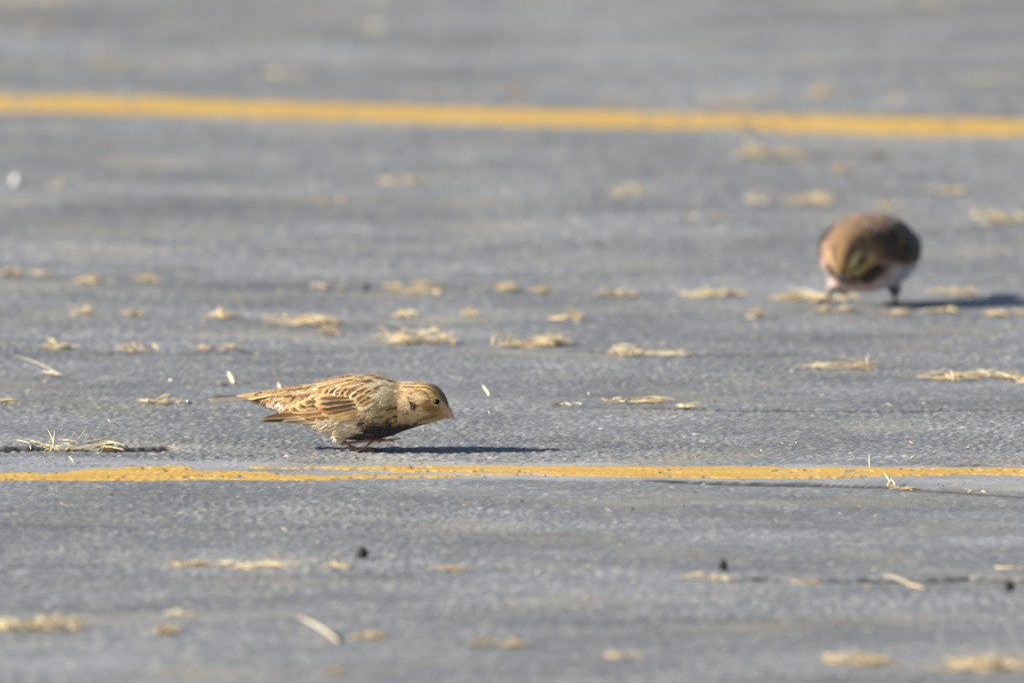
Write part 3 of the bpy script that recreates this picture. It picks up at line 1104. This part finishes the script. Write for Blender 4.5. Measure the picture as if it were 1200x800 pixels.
for k in range(9):      # uppertail coverts
    q = (k - 4) / 4
    B_ = np.array(P3(336 - 4 * (k % 3), 455.4, 0)) + np.array([0, q * 6.0, -1.8 * q * q])
    T_ = np.array(P3(277 + 10 * (k % 3) + 8 * abs(q), 463.6 - .5 * (k % 3), 0)) + np.array([0, q * 6.2, -2.2 * q * q])
    V, Fq, C = feather([B_, T_], [(0, 0.5 * q, 1)] * 2, 4.8, lin(224, 188, 134), lin(132, 84, 46), cw=.36, tip=.1, bow=.8, camber=.2, point=.4, seed=120 + k)
    link('tail_covert', mesh_np('tail_covert', V, Fq, C), M_FEATHER, tail)

# ---------------- the rounder bird that faces the viewer ---------------------------
HEAD2 = R(-90 - 20)
LK = np.array([   # spine X, Z, half height, half width
    (-62, 35, 2.5, 4), (-52, 36, 8, 10), (-42, 36.5, 15.5, 19), (-28, 36.5, 22, 26.5), (-10, 36, 25.2, 30.5), (8, 36, 24.6, 29.5), (22, 37.5, 20.6, 24), (31, 38.5, 16.4, 18),
    (38, 38.0, 13.8, 13.4), (44, 36.0, 12.4, 11.8), (48.5, 32.5, 10.4, 9.8), (51.3, 29.2, 7.8, 7.2), (53.2, 26.6, 5.0, 4.6), (54.4, 24.9, 2.4, 2.2)])
arc = np.r_[0, np.cumsum(np.hypot(np.diff(LK[:, 0]), np.diff(LK[:, 1])))]
sq = np.linspace(0, arc[-1], 130)
LKq = np.stack([catmull(arc, LK[:, k], sq) for k in range(4)], -1)
tx = np.gradient(LKq[:, 0])
tz = np.gradient(LKq[:, 1])
tl = np.hypot(tx, tz)
tx, tz = tx / tl, tz / tl
rings = np.stack([LKq[:, 0:1] - tz[:, None] * sth[None] * LKq[:, 2:3], LKq[:, 3:4] * cth[None], LKq[:, 1:2] + tx[:, None] * sth[None] * LKq[:, 2:3]], -1)
pieces = [loft(rings)]
legs2 = []
for sgn, fx_, fy_, lift_ in ((1, -14, 15, 0.0), (-1, 14, -24, 2.2)):
    pieces.append(tube([(fx_ * .3 - 6, sgn * 12, 26), (fx_ * .6 - 5, fy_ * .8, 15), (fx_ * .9 - 6, fy_ * .92, 10.0)], [9, 4.2, 1.5], 18))
    an_ = (fx_, fy_, 1.3 + lift_)
    legs2.append(([(fx_ * .9 - 6, fy_ * .92, 11.0), (fx_ * .95 - 3, fy_ * .96, 6.5 + lift_), an_], [1.6, 1.2, 1.35]))
    for a_, l_ in ((0, 15), (-.6, 12), (.6, 12), (3.14, 15)):
        e_ = (fx_ + l_ * math.cos(a_), fy_ + l_ * math.sin(a_), .6 + lift_ * .4)
        legs2.append(([an_, ((an_[0] + e_[0]) / 2, (an_[1] + e_[1]) / 2, 1.5 + lift_), e_], [1.15, .95, .5]))
for pts, rad in legs2:
    pieces.append(tube(pts, rad, 10))
m2, co, nr = union_remesh(pieces, 0.42, 3)
legs_save, legs = legs, legs2
ld = leg_dist(co)
legs = legs_save


def lk_color(P):
    d = ((P[:, None, 0] - LKq[None, ::4, 0]) ** 2 + (P[:, None, 2] - LKq[None, ::4, 1]) ** 2)
    k = np.argmin(d, axis=1) * 4
    s = sq[k] / arc[-1]
    up = -(P[:, 0] - LKq[k, 0]) * tz[k] + (P[:, 2] - LKq[k, 1]) * tx[k]
    ang = np.arctan2(up / np.maximum(LKq[k, 2], 1), np.abs(P[:, 1]) / np.maximum(LKq[k, 3], 1))
    n1 = vnoise3(P, .2, 11)
    n2 = vnoise3(P * np.array([.4, 1, 1]), .5, 12)
    c = np.tile(lin(124, 98, 76), (len(P), 1))
    c = over(c, sstep(.15, .6, np.sin(ang * 13 + 3 * n1)) * sstep(.1, .4, ang) * .6, lin(94, 70, 52))
    under = sstep(0.0, -0.45, ang + .4 * n1)
    c = over(c, under, lin(176, 152, 138))
    c = over(c, sstep(.15, -.2, ang) * sstep(12, -6, P[:, 0]) * .9, lin(214, 214, 222))
    c = over(c, blob(ang, s * 4, -0.1, 2.0, .5, 1.4, 0, .5) * .7, lin(176, 138, 112))
    hs = arc[-1]
    sh = s * hs
    neck = arc[7]
    band = sstep(neck - 9, neck - 3, sh) * sstep(neck + 7, neck + 2, sh) * sstep(-.15, -.55, ang)
    head = sstep(neck - 1, neck + 4, sh)
    hd = np.tile(lin(126, 98, 66), (len(P), 1))
    hd = over(hd, sstep(.2, -.2, ang), lin(184, 152, 96))
    hd = over(hd, sstep(-.4, -.7, ang), lin(198, 172, 104))
    mask = blob(ang, sh, -.25, arc[10] - 1.5, .42, 7.5, 0, .4)
    hd = over(hd, mask * .9, lin(44, 38, 30))
    hd = over(hd, blob(ang, sh, .35, arc[10] + 1, .28, 5.5, 0, .5) * np.where(P[:, 1] > 0, .95, .4), lin(226, 206, 150))
    hd = over(hd, blob(ang, sh, 1.0, arc[10] - 1, .22, 5, 0, .4) * .8, lin(60, 48, 38))
    c = c * (1 - head[:, None]) + hd * head[:, None]
    c = over(c, sstep(2, 14, P[:, 0]) * (1 - head) * sstep(-.35, -.1, ang) * sstep(1.0, .6, ang) * np.where(P[:, 1] > 0, .9, .3), lin(62, 46, 40))  # shade cast by the head, painted into the breast sides, stronger on the left
    c = over(c, sstep(28, 16, P[:, 0]) * sstep(-.2, -.4, ang) * sstep(-1.25, -.95, ang) * (P[:, 1] > 0) * .7, lin(196, 198, 210))
    c = over(c, band * .95, lin(40, 34, 30))
    return c * (1 + .3 * n2[:, None])


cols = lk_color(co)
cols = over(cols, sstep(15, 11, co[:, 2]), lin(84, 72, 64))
bare = sstep(0.7, 0.3, ld) * (co[:, 2] < 12.5)
cols = over(cols, bare, lin(74, 62, 54))
right_foot = ground_pt(1049, 357)
hd_c, hd_s = math.cos(HEAD2), math.sin(HEAD2)
fl_ = (-14 / 1000, 15 / 1000)
ox, oy = right_foot.x - (fl_[0] * hd_c - fl_[1] * hd_s), right_foot.y - (fl_[0] * hd_s + fl_[1] * hd_c)
lark = empty('round_bird', (ox, oy, right_foot.z), HEAD2)
tag(lark, 'plump brown bird facing the viewer with its head lowered, out of focus at right', 'bird')
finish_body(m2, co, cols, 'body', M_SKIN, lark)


def lk_flow(P):
    d = np.zeros_like(P)
    d[:, 0] = -1
    d[:, 2] = np.where(P[:, 0] > 36, 0.5, -0.2)
    return d


tufts(co, nr, cols, 9000, np.where(ld > 1.0, 1.0, 0.0) * np.where(co[:, 0] > 53, 0, 1), lk_flow,
      lambda P: np.interp(P[:, 0], [-50, 20, 40, 53], [9, 8, 4.5, 2.5]), 'small_feathers', lark, M_FEATHER)


def lk_side(X, Z, sgn, off):
    o = np.argsort(LK[:8, 0])
    zc_, h_, w_ = [float(catmull(LK[:8, 0], LK[:8, k], np.array([max(X, -62)]))[0]) for k in (1, 2, 3)]
    r = min(.95, abs(Z - zc_) / h_)
    q = math.sqrt(1 - r * r)
    n_ = np.array([0, sgn * q / w_, (Z - zc_) / h_ ** 2])
    return np.array([X, sgn * (max(w_, 9) * q + off), Z]), n_ / np.linalg.norm(n_)


LW = []
for k in range(6):
    LW.append(('primary_feather', (-16, 33 + k * 1.0), (-84 + 6 * k, 31 + k * 1.3), 6.5, .6 + .2 * k, lin(120, 94, 72), lin(52, 40, 34), .6))
for k in range(6):
    LW.append(('secondary_feather', (-8, 36 + k * 1.7), (-58 + 4 * k, 35 + k * 1.9), 7.5, 1.6 + .2 * k, lin(120, 92, 70), lin(50, 38, 30), .55))
for k in range(6):
    LW.append(('greater_covert', (8, 35 + k * 2.3), (-20 + 1.5 * k, 33 + k * 2.8), 7.5, 2.6 + .1 * k, lin(116, 88, 66), lin(48, 36, 30), .6))
for k in range(5):
    LW.append(('scapular_feather', (16 - k * 2, 46 + k * 2.4), (-12 - 3 * k, 48 + k * 2.6), 7.5, 2.4, lin(136, 102, 76), lin(64, 48, 38), .45))
for sgn in (-1, 1):
    Vw, Fw = tube([lk_side(X_, Z_, sgn, -1)[0] for X_, Z_ in ((18, 38), (8, 34), (-8, 33), (-22, 33))], [2.5, 4, 3.5, 1.5], 12)
    wing = py_mesh('wing', Vw, Fw, M_FEATHER, lark, np.tile(lin(70, 54, 44), (len(Vw), 1)))
    for k, (nm, b_, t_, wd, off, ed, ce, cw_) in enumerate(LW):
        B_, nb = lk_side(*b_, sgn, off)
        T_, n2_ = lk_side(*t_, sgn, off + .4)
        M_, nm_ = lk_side((b_[0] + t_[0]) / 2, (b_[1] + t_[1]) / 2, sgn, off + .2)
        V, Fq, C = feather([B_, M_, T_], [nb, nm_, n2_], wd, ed, ce, cw=cw_, tip=.1, seed=200 + k)
        link(nm, mesh_np(nm, V, Fq, C), M_FEATHER, wing)
Vw, Fw = tube([(-44, 0, 38), (-58, 0, 37), (-70, 0, 36)], [6, 5, 1.5], 12)
tail = py_mesh('tail', Vw, Fw, M_FEATHER, lark, np.tile(lin(150, 118, 92), (len(Vw), 1)))
for k in range(12):
    q = (k - 5.5) / 5.5
    V, Fq, C = feather([(-56, q * 4, 37 - .6 * abs(q)), (-112 + 3 * abs(q), q * 11, 33 - .8 * abs(q) + .1 * (k % 2))], [(0, .2 * q, 1)] * 2, 6, lin(150, 122, 98),
                       lin(48, 40, 36), cw=.75, tip=.04, bow=.4, camber=.1, point=.2, seed=300 + k)
    link('tail_feather', mesh_np('tail_feather', V, Fq, C), M_FEATHER, tail)
for sgn in (-1, 1):
    V, F = ball((47.6, sgn * 9.4, 35.2), 2.1)
    py_mesh('eye', V, F, M_EYE, lark)
V, F = mandible((51.8, 0, 28.0), (57.6, 0, 17.6), (.9, 0, .45), 2.6, 2.5, 1, bend=.5)
py_mesh('upper_mandible', V, F, M_BILL_GREY, lark)
V, F = mandible((51.0, 0, 26.8), (55.9, 0, 18.0), (.9, 0, .45), 2.2, 1.8, -1)
py_mesh('lower_mandible', V, F, M_BILL_GREY, lark)

# ------------------------------------------------------------------ straw
STRAW_COLS = [lin(226, 206, 160), lin(214, 188, 136), lin(234, 220, 184), lin(204, 172, 118), lin(220, 198, 150)]


def blade(p0, p1, wd, rise, col, sag=0.0, n=6):
    """a dry grass blade: a folded, tapering ribbon with a keel (closed three-sided tube)"""
    p0, p1 = np.array(p0, float), np.array(p1, float)
    D = p1 - p0
    L = np.linalg.norm(D)
    T = D / L
    S = np.cross(T, [0, 0, 1.0])
    if np.linalg.norm(S) < .1:
        S = np.array([1.0, 0, 0])
    S /= np.linalg.norm(S)
    Nn = np.cross(S, T)
    v = np.linspace(0, 1, n)
    c = p0 + D * v[:, None] + Nn * (rise * np.sin(np.pi * v))[:, None] + S * (sag * np.sin(np.pi * v))[:, None]
    hw = wd / 2 * np.clip(np.minimum(.7 + 1.5 * v, 1) * np.minimum(1, (1 - v) * 2.2 + .12), .1, 1)
    V = np.concatenate([c + S * hw[:, None], c - S * hw[:, None] + Nn * (hw * .2)[:, None], c + Nn * (hw * .9)[:, None]], 1).reshape(-1, 3)
    F = []
    for k in range(n - 1):
        for j in range(3):
            F.append((k * 3 + j, k * 3 + (j + 1) % 3, k * 3 + 3 + (j + 1) % 3, k * 3 + 3 + j))
    C = np.repeat(np.array(col)[None] * (0.9 + .2 * v[:, None]), 3, 0)
    return V, np.array(F), C


def gz(px_, py__):
    a_, b_ = np.array([px_]), np.array([py__])
    return float(relief(a_, b_)[0] + max(float(crack_h(a_, b_)[0]), -.002))


def join(parts):
    vs, fs, cs, off = [], [], [], 0
    for V, F, C in parts:
        vs.append(V)
        fs.append(F + off)
        cs.append(C)
        off += len(V)
    return np.vstack(vs), np.vstack(fs), np.vstack(cs)


def clump(px, py, wpx, hpx, label, n=None, tall=0, tint=1.0, group='wisps of dry straw scattered on the asphalt', mess=1.0):
    """a small mat of dry grass; size in photo pixels at that spot, built in metres on the ground"""
    c = ground_pt(px, py)
    sc = F_PX / (Vector((c.x, c.y, c.z)) - CAM_LOC).length / 1000     # px per mm here
    W, H = wpx / sc / 1000, hpx / sc / 1000
    dep = min(W * .7, max(0.012, 0.5 * H / math.sin(GRAZE)))
    r = np.random.default_rng(int(px * 31 + py * 7))
    n = int(1.12 * (n or np.clip(8 + wpx * .42, 9, 44)))
    focus = 396 < py < 690
    out = []
    nc = max(3, int(wpx / 11))
    ccx, ccy, cch = r.uniform(-.5, .5, nc) * W, r.uniform(-.4, .4, nc) * dep, r.uniform(.2, 1.25, nc)
    for k in range(n):
        q_ = r.integers(nc)
        hq = cch[q_]
        bx = ccx[q_] + r.normal(0, .075) * W if r.random() > .2 else r.uniform(-.5, .5) * W
        bx = float(np.clip(bx, -.54 * W, .54 * W))
        by = ccy[q_] + r.normal(0, .12) * dep
        L = r.uniform(.006, .017) * (1 + .6 * (wpx > 60))
        a = r.normal(0, .95) * mess + (math.pi if r.random() < .5 else 0)
        dx, dy = L * math.cos(a), L * math.sin(a)
        lo_ = gz(c.x + bx, c.y + by) + .0006 + r.uniform(0, .6) ** 1.7 * H * hq
        dz = r.uniform(-.1, .85) * H * hq * (1 if r.random() < .5 else .3)
        p0 = (bx - dx / 2, by - dy / 2, lo_ - c.z)
        p1 = (bx + dx / 2, by + dy / 2, max(lo_ + dz, gz(c.x + bx + dx / 2, c.y + by + dy / 2) + .0006) - c.z)
        col = STRAW_COLS[r.integers(5)] * tint * r.uniform(.66, 1.0)
        out.append(blade(p0, p1, r.uniform(.0008, .0021), r.uniform(-.1, .18) * L * .4, col, r.normal(0, .08) * L))
    for k in range(tall):
        bx = r.uniform(-.4, .4) * W
        lx = r.choice([-1, 1]) * r.uniform(.2, .9) * H
        p0 = (bx, 0, gz(c.x + bx, c.y) - c.z)
        p1 = (bx + lx, r.uniform(-.004, .004), H * r.uniform(.8, 1.1))
        out.append(blade(p0, p1, .0012, .1 * H, STRAW_COLS[r.integers(5)] * tint, .0005))
    if focus and wpx > 14:
        o = empty('straw_clump', c)
        for V, F, C in out:
            link('straw_blade', mesh_np('straw_blade', V, F, C), M_STRAW, o)
    else:
        V, F, C = join(out)
        o = link('straw_clump', mesh_np('straw_clump', V, F, C), M_STRAW)
        o.location = c
    return tag(o, label, 'straw clump', group)


def straw(pxs, label, wd=.0013, tint=1.0, name='straw_stalk', cat='straw', lift=0.0, extra=()):
    """a single stalk: (foot px, tip px, height of the tip above ground in px)"""
    (x0, y0), (x1, y1), hp = pxs
    a = ground_pt(x0, y0)
    b = ground_pt(x1, y1 + hp)
    sc = F_PX / (a - CAM_LOC).length / 1000
    tip = Vector((b.x - a.x, b.y - a.y, b.z - a.z + hp / sc / 1000 + .0007))
    V, F, C = blade((0, 0, .0007 + lift), tip, wd, .008 * tip.length, STRAW_COLS[2] * .82 * tint, .012 * tip.length, 8)
    bits = [(V, F, C)]
    for (u0, v0, u1, v1, h1, w1) in extra:
        a2, b2 = ground_pt(u0, v0), ground_pt(u1, v1 + h1)
        bits.append(blade(a2 - a + Vector((0, 0, .0007)), b2 - a + Vector((0, 0, h1 / sc / 1000 + .0007)), w1, .0008, STRAW_COLS[0] * tint, .0006, 7))
    V, F, C = join(bits)
    o = link(name, mesh_np(name, V, F, C), M_STRAW)
    o.location = a
    return tag(o, label, cat)


CLUMPS = [
    # beyond or around the far yellow line
    (40, 3, 66, 8, 'pale blurred straw wisp in the far left corner', {}),
    (48, 34, 44, 10, 'brownish straw wisp below the far left corner, well beyond the far line', {'tint': .75}),
    (128, 75, 42, 9, 'faint straw wisp left of the middle just beyond the far yellow line', {}),
    (410, 31, 74, 10, 'wide faint straw wisp high up left of middle', {'n': 16}),
    (182, 30, 40, 8, 'faint thin straw wisp beyond the far line, between two other wisps at left', {'n': 8}),
    (430, 2, 60, 5, 'straw wisp cut by the top edge, left of the middle', {'n': 10}),
    (335, 90, 56, 7, 'faint flat straw wisp just behind the far line, left of the middle', {'n': 9}),
    (606, 111, 26, 9, 'small brown straw tuft touching the back edge of the far yellow line', {'tint': .7}),
    (730, 121, 40, 6, 'thin straw wisp against the back edge of the far line, right of the middle', {'n': 9}),
    (865, 121, 72, 9, 'low faint straw strip right behind the far line, left of the tan tuft', {'n': 14}),
    (979, 113, 54, 16, 'dense tan straw tuft behind the far yellow line at right', {'n': 40, 'tint': .95}),
    (1050, 117, 32, 7, 'sparse straw wisp right of the dense tan tuft behind the far line', {'n': 8}),
    (1152, 97, 44, 6, 'faint straw wisp beyond the far line near the right edge', {'n': 8}),
    (1085, 6, 90, 9, 'wide pale straw wisp cut by the top edge at right', {'n': 22}),
    # between the far line and the round bird
    (906, 185, 66, 20, 'pale straw tuft just in front of the far line, above the round bird', {'n': 40}),
    (987, 201, 28, 9, 'little pale straw wisp right of the pale tuft, above the round bird', {}),
    (465, 215, 46, 12, 'pale straw wisp on bare asphalt left of the middle, in front of the far line', {}),
    (743, 228, 44, 14, 'rounded straw wisp near the middle, in front of the far line', {}),
    (1104, 226, 56, 14, 'slanting tan straw wisp upper right of the round bird', {}),
    (930, 239, 88, 14, 'long straw strip ending behind the head of the round bird', {'n': 36}),
    (1045, 246, 20, 10, 'tiny straw tuft showing over the back of the round bird', {}),
    (1170, 261, 62, 16, 'pale straw tuft right of the round bird near the right edge', {}),
    (832, 256, 42, 9, 'faint straw wisp left of the round bird', {'n': 10}),
    (72, 221, 18, 12, 'tiny pinkish straw speck near the white fragment at left', {'n': 7}),
    (392, 238, 30, 8, 'faint straw speck left of the middle in the upper part', {'n': 6}),
    # row just beyond the streaked bird
    (38, 323, 54, 13, 'straw tuft near the left edge, leftmost of its row', {'n': 34}),
    (113, 332, 32, 10, 'pale straw tuft second from the left in its row', {}),
    (174, 330, 24, 9, 'small straw tuft third from the left in its row', {}),
    (388, 339, 32, 9, 'faint straw tuft in the same row left of the middle', {'n': 10}),
    (485, 341, 66, 13, 'broad straw tuft left of the middle, above the taller fan of straw', {'n': 34}),
    (583, 341, 38, 13, 'rounded straw tuft near the middle of the row beyond the streaked bird', {'n': 26}),
    (639, 343, 20, 11, 'tiny round straw tuft right of the rounded tuft in the middle', {}),
    (718, 347, 54, 10, 'flat straw tuft right of the middle, left of the round bird', {'n': 26}),
    (842, 346, 66, 11, 'flat pale straw strip left of the feet of the round bird', {'n': 36}),
    (958, 352, 78, 17, 'golden straw heap at the lowered head and lifted foot of the round bird', {'n': 50, 'tint': 1.0}),
    (985, 365, 40, 10, 'bright straw flakes just in front of the golden heap', {'n': 20}),
    (888, 373, 24, 14, 'small straw tuft standing alone left of the golden heap', {'n': 12}),
    (1050, 369, 30, 10, 'pale straw tuft in front of the standing foot of the round bird', {}),
    (1103, 366, 28, 9, 'pale straw tuft below the shadow of the round bird', {}),
    (1110, 345, 60, 11, 'straw tuft just behind the shadow of the round bird', {'n': 26}),
    (1172, 369, 60, 10, 'long straw tuft at the right edge in front of the shadow', {'n': 26}),
    (98, 369, 26, 12, 'tan straw tuft at left below the row, leftmost of four small ones', {}),
    (161, 371, 18, 9, 'small straw tuft at left, second of four small ones', {}),
    (256, 373, 32, 11, 'yellowish straw tuft, third of four small ones at left', {}),
    (345, 379, 84, 17, 'wide straw mat above the tail of the streaked bird', {'n': 50}),
    (480, 372, 22, 13, 'small round straw tuft over the fan of straw', {}),
    (548, 370, 20, 9, 'small pale straw tuft right of the fan of straw', {}),
    (656, 374, 50, 10, 'pair of flat straw tufts near the middle, above the upright straw', {'n': 22}),
    (390, 393, 30, 12, 'straw tuft with thin upright stalks above the back of the streaked bird', {'tall': 3, 'n': 14}),
    (492, 402, 84, 22, 'tall fan of straw above the head of the streaked bird', {'tall': 5, 'n': 46}),
    (622, 406, 86, 18, 'straw mat with one upright straw at its right end, near the middle', {'tall': 3, 'n': 44}),
    (768, 416, 92, 12, 'long sparse straw strip right of the middle', {'n': 26, 'tall': 1}),
    (68, 409, 30, 17, 'dense straw tuft with one stalk, at left beside the crack', {'tall': 2, 'n': 22}),
    (170, 412, 42, 12, 'low straw tuft lying along the crack at left', {'n': 18}),
    (233, 410, 15, 8, 'tiny straw bit along the crack, left of the fringed one', {'n': 6}),
    (270, 410, 20, 9, 'small fringed straw bit along the crack above the tail', {'n': 10}),
    (975, 432, 78, 12, 'orange tan straw strip on clear asphalt at right', {'n': 26, 'tint': .95}),
    (1140, 444, 104, 13, 'long golden straw strip near the right edge', {'n': 40}),
    (1198, 449, 20, 9, 'straw bits at the right edge ending the golden strip', {'n': 7}),
    (188, 473, 58, 11, 'loose straw litter at left level with the tail of the streaked bird', {'n': 20, 'tall': 1}),
    (736, 473, 66, 8, 'thin straw strip right of the bill of the streaked bird', {'n': 16}),
    (661, 476, 34, 8, 'little curled straw bit between the bill and the thin strip', {'n': 6, 'tall': 1}),
    (806, 478, 20, 5, 'tiny straw bits ending the thin strip', {'n': 6}),
    (14, 473, 20, 6, 'tiny straw bits at the left edge', {'n': 5}),
    (90, 525, 96, 15, 'heap of loose straw and twigs in the crack at left', {'n': 34, 'mess': 1.15}),
    (1060, 574, 26, 6, 'small straw bits in the lip in front of the near line at right', {'n': 8}),
    # in front of the near line
    (266, 664, 112, 11, 'long soft straw strip in front of the near line at left', {'n': 30}),
    (390, 665, 40, 11, 'soft straw tuft left of the black pebble', {'n': 14}),
    (526, 669, 36, 9, 'brownish straw tuft right of the black pebble', {'n': 14, 'tint': .7}),
    (830, 679, 40, 11, 'straw tuft at the left end of the front crack, under a pebble', {'n': 16}),
    (940, 680, 34, 8, 'straw bits lying in the front crack', {'n': 10}),
    (1188, 667, 28, 8, 'straw bits above the pebble at the right edge', {'n': 7}),
    (42, 736, 96, 22, 'big blurred straw heap in the lower left corner', {'n': 48}),
    (196, 742, 26, 15, 'round golden straw tuft right of the big heap at lower left', {'n': 20}),
    (211, 722, 14, 8, 'tiny straw tuft over the round golden one', {'n': 6}),
    (434, 748, 28, 14, 'round pale straw tuft near the bottom, left of the middle', {'n': 20}),
    (582, 758, 56, 12, 'brown blurred straw tuft near the bottom middle', {'n': 26, 'tint': .72}),
    (726, 769, 52, 9, 'faint straw wisp near the bottom, right of the middle', {'n': 10}),
    (390, 789, 16, 14, 'tiny straw tuft at the bottom edge, left of the middle', {'n': 8, 'tint': .8}),
    (1010, 778, 66, 17, 'fringed golden straw mat near the bottom at right', {'n': 40, 'tall': 5}),
    (1156, 783, 100, 20, 'big straw heap with one point in the lower right corner', {'n': 50, 'tall': 5}),
]
for px, py, wp, hp, lab, kw in CLUMPS:
    clump(px, py, wp, hp, lab, **kw)

straw(((70, 440), (16, 417), 9), 'long thin stalk slanting down to a frayed end at left', .0010, extra=((48, 438.5, 62, 439, 5, .0014), (54, 440, 66, 437, 6, .0016), (60, 441, 72, 440, 6, .0014)))
straw(((275, 451), (267, 436), 13), 'flat pale straw flake standing tilted behind the tail', .0042)
straw(((330, 459), (326, 449), 9), 'little pale flake showing just over the rump of the streaked bird', .0036, tint=.8)
straw(((574, 465), (565, 452), 11), 'single short straw flake right of the head of the streaked bird', .0026)
straw(((262, 451), (254, 450.5), 3), 'tiny pale flake left of the tilted flake behind the tail', .0034)
straw(((1072, 689), (1028, 673), 7), 'two bright straws lying slanted across the front crack', .0010, extra=((1075, 690, 1032, 671.5, 7, .0009), (1066, 687.5, 1084, 691, 2, .0020)))
straw(((397, 753), (345, 722), 12), 'long blurred straw slanting down near the bottom left', .0034, tint=.85)
straw(((1046, 571), (1034, 553), 14), 'short stalks with a frayed end crossing the near line at right', .0012, extra=((1044, 570, 1040, 560, 8, .0018), (1049, 571, 1042, 562, 7, .0014), (1040, 571, 1043, 566, 4, .0020)))
straw(((1019, 549), (1018.5, 532), 16), 'thin upright stalk at the back edge of the near line, right', .0009)
straw(((985, 560), (1000, 549), 9), 'thin leaning straw on the near line at right', .0010, extra=((984, 560, 992, 551, 8, .0009),))
straw(((62, 527), (64, 505), 20), 'upright dry twig with a bent tip over the straw heap at left', .0010, tint=.9, extra=((64, 527, 55, 503, 21, .0008),))
straw(((92, 516), (103, 500), 12), 'short leaning twig above the straw heap at left', .0010, tint=.9)
straw(((20, 517), (36, 521), 3), 'curled straw left of the twigs by the crack', .0013, extra=((35, 520, 42, 519, 3, .0011),))
straw(((1134, 578), (1142, 574), 4), 'curled pale straw on the lip in front of the near line at right', .0012, extra=((1140, 578, 1128, 574, 4, .0011), (1149, 579, 1156, 578, 2, .0016)))
straw(((87, 543), (80, 535), 6), 'short straw sticking out of the heap toward the near line', .0013)


# ------------------------------------------------------------------ pebbles and fragments
def pebble(px, py, dpx, mat, label, name='dark_pebble', cat='pebble', sq=(1, .8, .85)):
    c = ground_pt(px, py)
    sc = F_PX / (c - CAM_LOC).length / 1000
    r = dpx / sc / 2000
    V, F = ball((0, 0, 0), 1.0, nu=18, nv=11)
    V = V * np.array(sq)
    n_ = vnoise3(V + px, 1.3, int(px)) * .75 + vnoise3(V + py, 2.7, int(py)) * .5
    V = V * (1 + n_[:, None])
    V[:, 2] -= V[:, 2].min() + .12
    m_ = bpy.data.meshes.new(name)
    m_.from_pydata((V * r).tolist(), [], [tuple(int(i) for i in f) for f in F])
    m_.polygons.foreach_set('use_smooth', np.ones(len(m_.polygons), bool))
    o = link(name, m_, mat)
    o.location = c + Vector((0, 0, .0002))
    o.rotation_euler = (0, 0, px)
    return tag(o, label, cat)


pebble(425, 654, 15, M_TAR, 'black pebble in front of the near line, left of the middle')
pebble(847, 668, 15, M_TAR, 'black pebble above the straw at the left end of the front crack')
pebble(1184, 692, 13, M_TAR, 'dark brown pebble at the right edge below the front crack')
pebble(428, 342, 10, M_GREY, 'blurred grey pebble in the straw row beyond the streaked bird')
pebble(1029, 188, 9, M_TAR, 'small dark speck of grit above the round bird')
pebble(20, 218, 14, M_WHITE, 'small white fragment at the far left, in front of the far line', 'white_fragment', 'fragment', (1, .8, 1.0))
pebble(690, 463, 3.2, M_WHITE, 'tiny bright chip right of the bill of the streaked bird', 'white_fragment', 'fragment', (.6, .6, 1.3))
pebble(630, 672, 4, M_WHITE, 'tiny pale chip on the asphalt in front of the near line, middle', 'white_fragment', 'fragment', (.8, .6, 1.0))
pebble(200, 446.5, 4, M_WHITE, 'tiny pale chip above the straw litter at left', 'white_fragment', 'fragment', (1.2, .8, .6))

# loose grit and straw crumbs: too many to count
n = 2600
px = rng.uniform(-60, 1260, n)
py = np.clip(rng.normal(520, 90, n), 5, 798)
gxw, gyw = zip(*[plane_pt(a, b) for a, b in zip(px, py)])
gxw, gyw = np.array(gxw), np.array(gyw)
gzw = coarse(gxw, gyw) + .0003
oct_v = np.array([(1, 0, 0), (-1, 0, 0), (0, 1, 0), (0, -1, 0), (0, 0, 1), (0, 0, -1)], float)
oct_f = np.array([(0, 2, 4), (2, 1, 4), (1, 3, 4), (3, 0, 4), (2, 0, 5), (1, 2, 5), (3, 1, 5), (0, 3, 5)])
rad = rng.gamma(4, .00016, n)
V = np.array([gxw, gyw, gzw]).T[:, None] + oct_v[None] * (rad[:, None, None] * rng.uniform(.55, 1.2, (n, 6, 1))) * np.array([1, 1, .55])
F = (np.arange(n)[:, None, None] * 6 + oct_f[None]).reshape(-1, 3)
tone = rng.choice([0, 1, 2, 3], n, p=[.42, .47, .09, .02])
pal = np.array([lin(96, 98, 102), lin(134, 134, 134), lin(176, 170, 156), lin(206, 204, 200)])
o = link('loose_grit', mesh_np('loose_grit', V.reshape(-1, 3), F, np.repeat(pal[tone], 6, 0), smooth=False), M_GRIT)
o['kind'] = 'stuff'
o['label'] = 'loose grit scattered over the asphalt'
bits = []
for k in range(420):
    a, b = rng.uniform(-40, 1240), rng.uniform(10, 795)
    gx_, gy_ = plane_pt(a, b)
    z_ = gz(gx_, gy_) + .0010
    an_ = rng.uniform(0, 6.28)
    L = rng.uniform(.002, .006)
    bits.append(blade((gx_, gy_, z_), (gx_ + L * math.cos(an_), gy_ + L * math.sin(an_), z_ + rng.uniform(0, .0018)), rng.uniform(.0005, .0012), .0003, STRAW_COLS[rng.integers(5)] * rng.uniform(.75, 1.0), n=4))
V, F, C = join(bits)
o = link('straw_crumbs', mesh_np('straw_crumbs', V, F, C), M_STRAW)
o['kind'] = 'stuff'
o['label'] = 'tiny straw crumbs scattered over the asphalt'
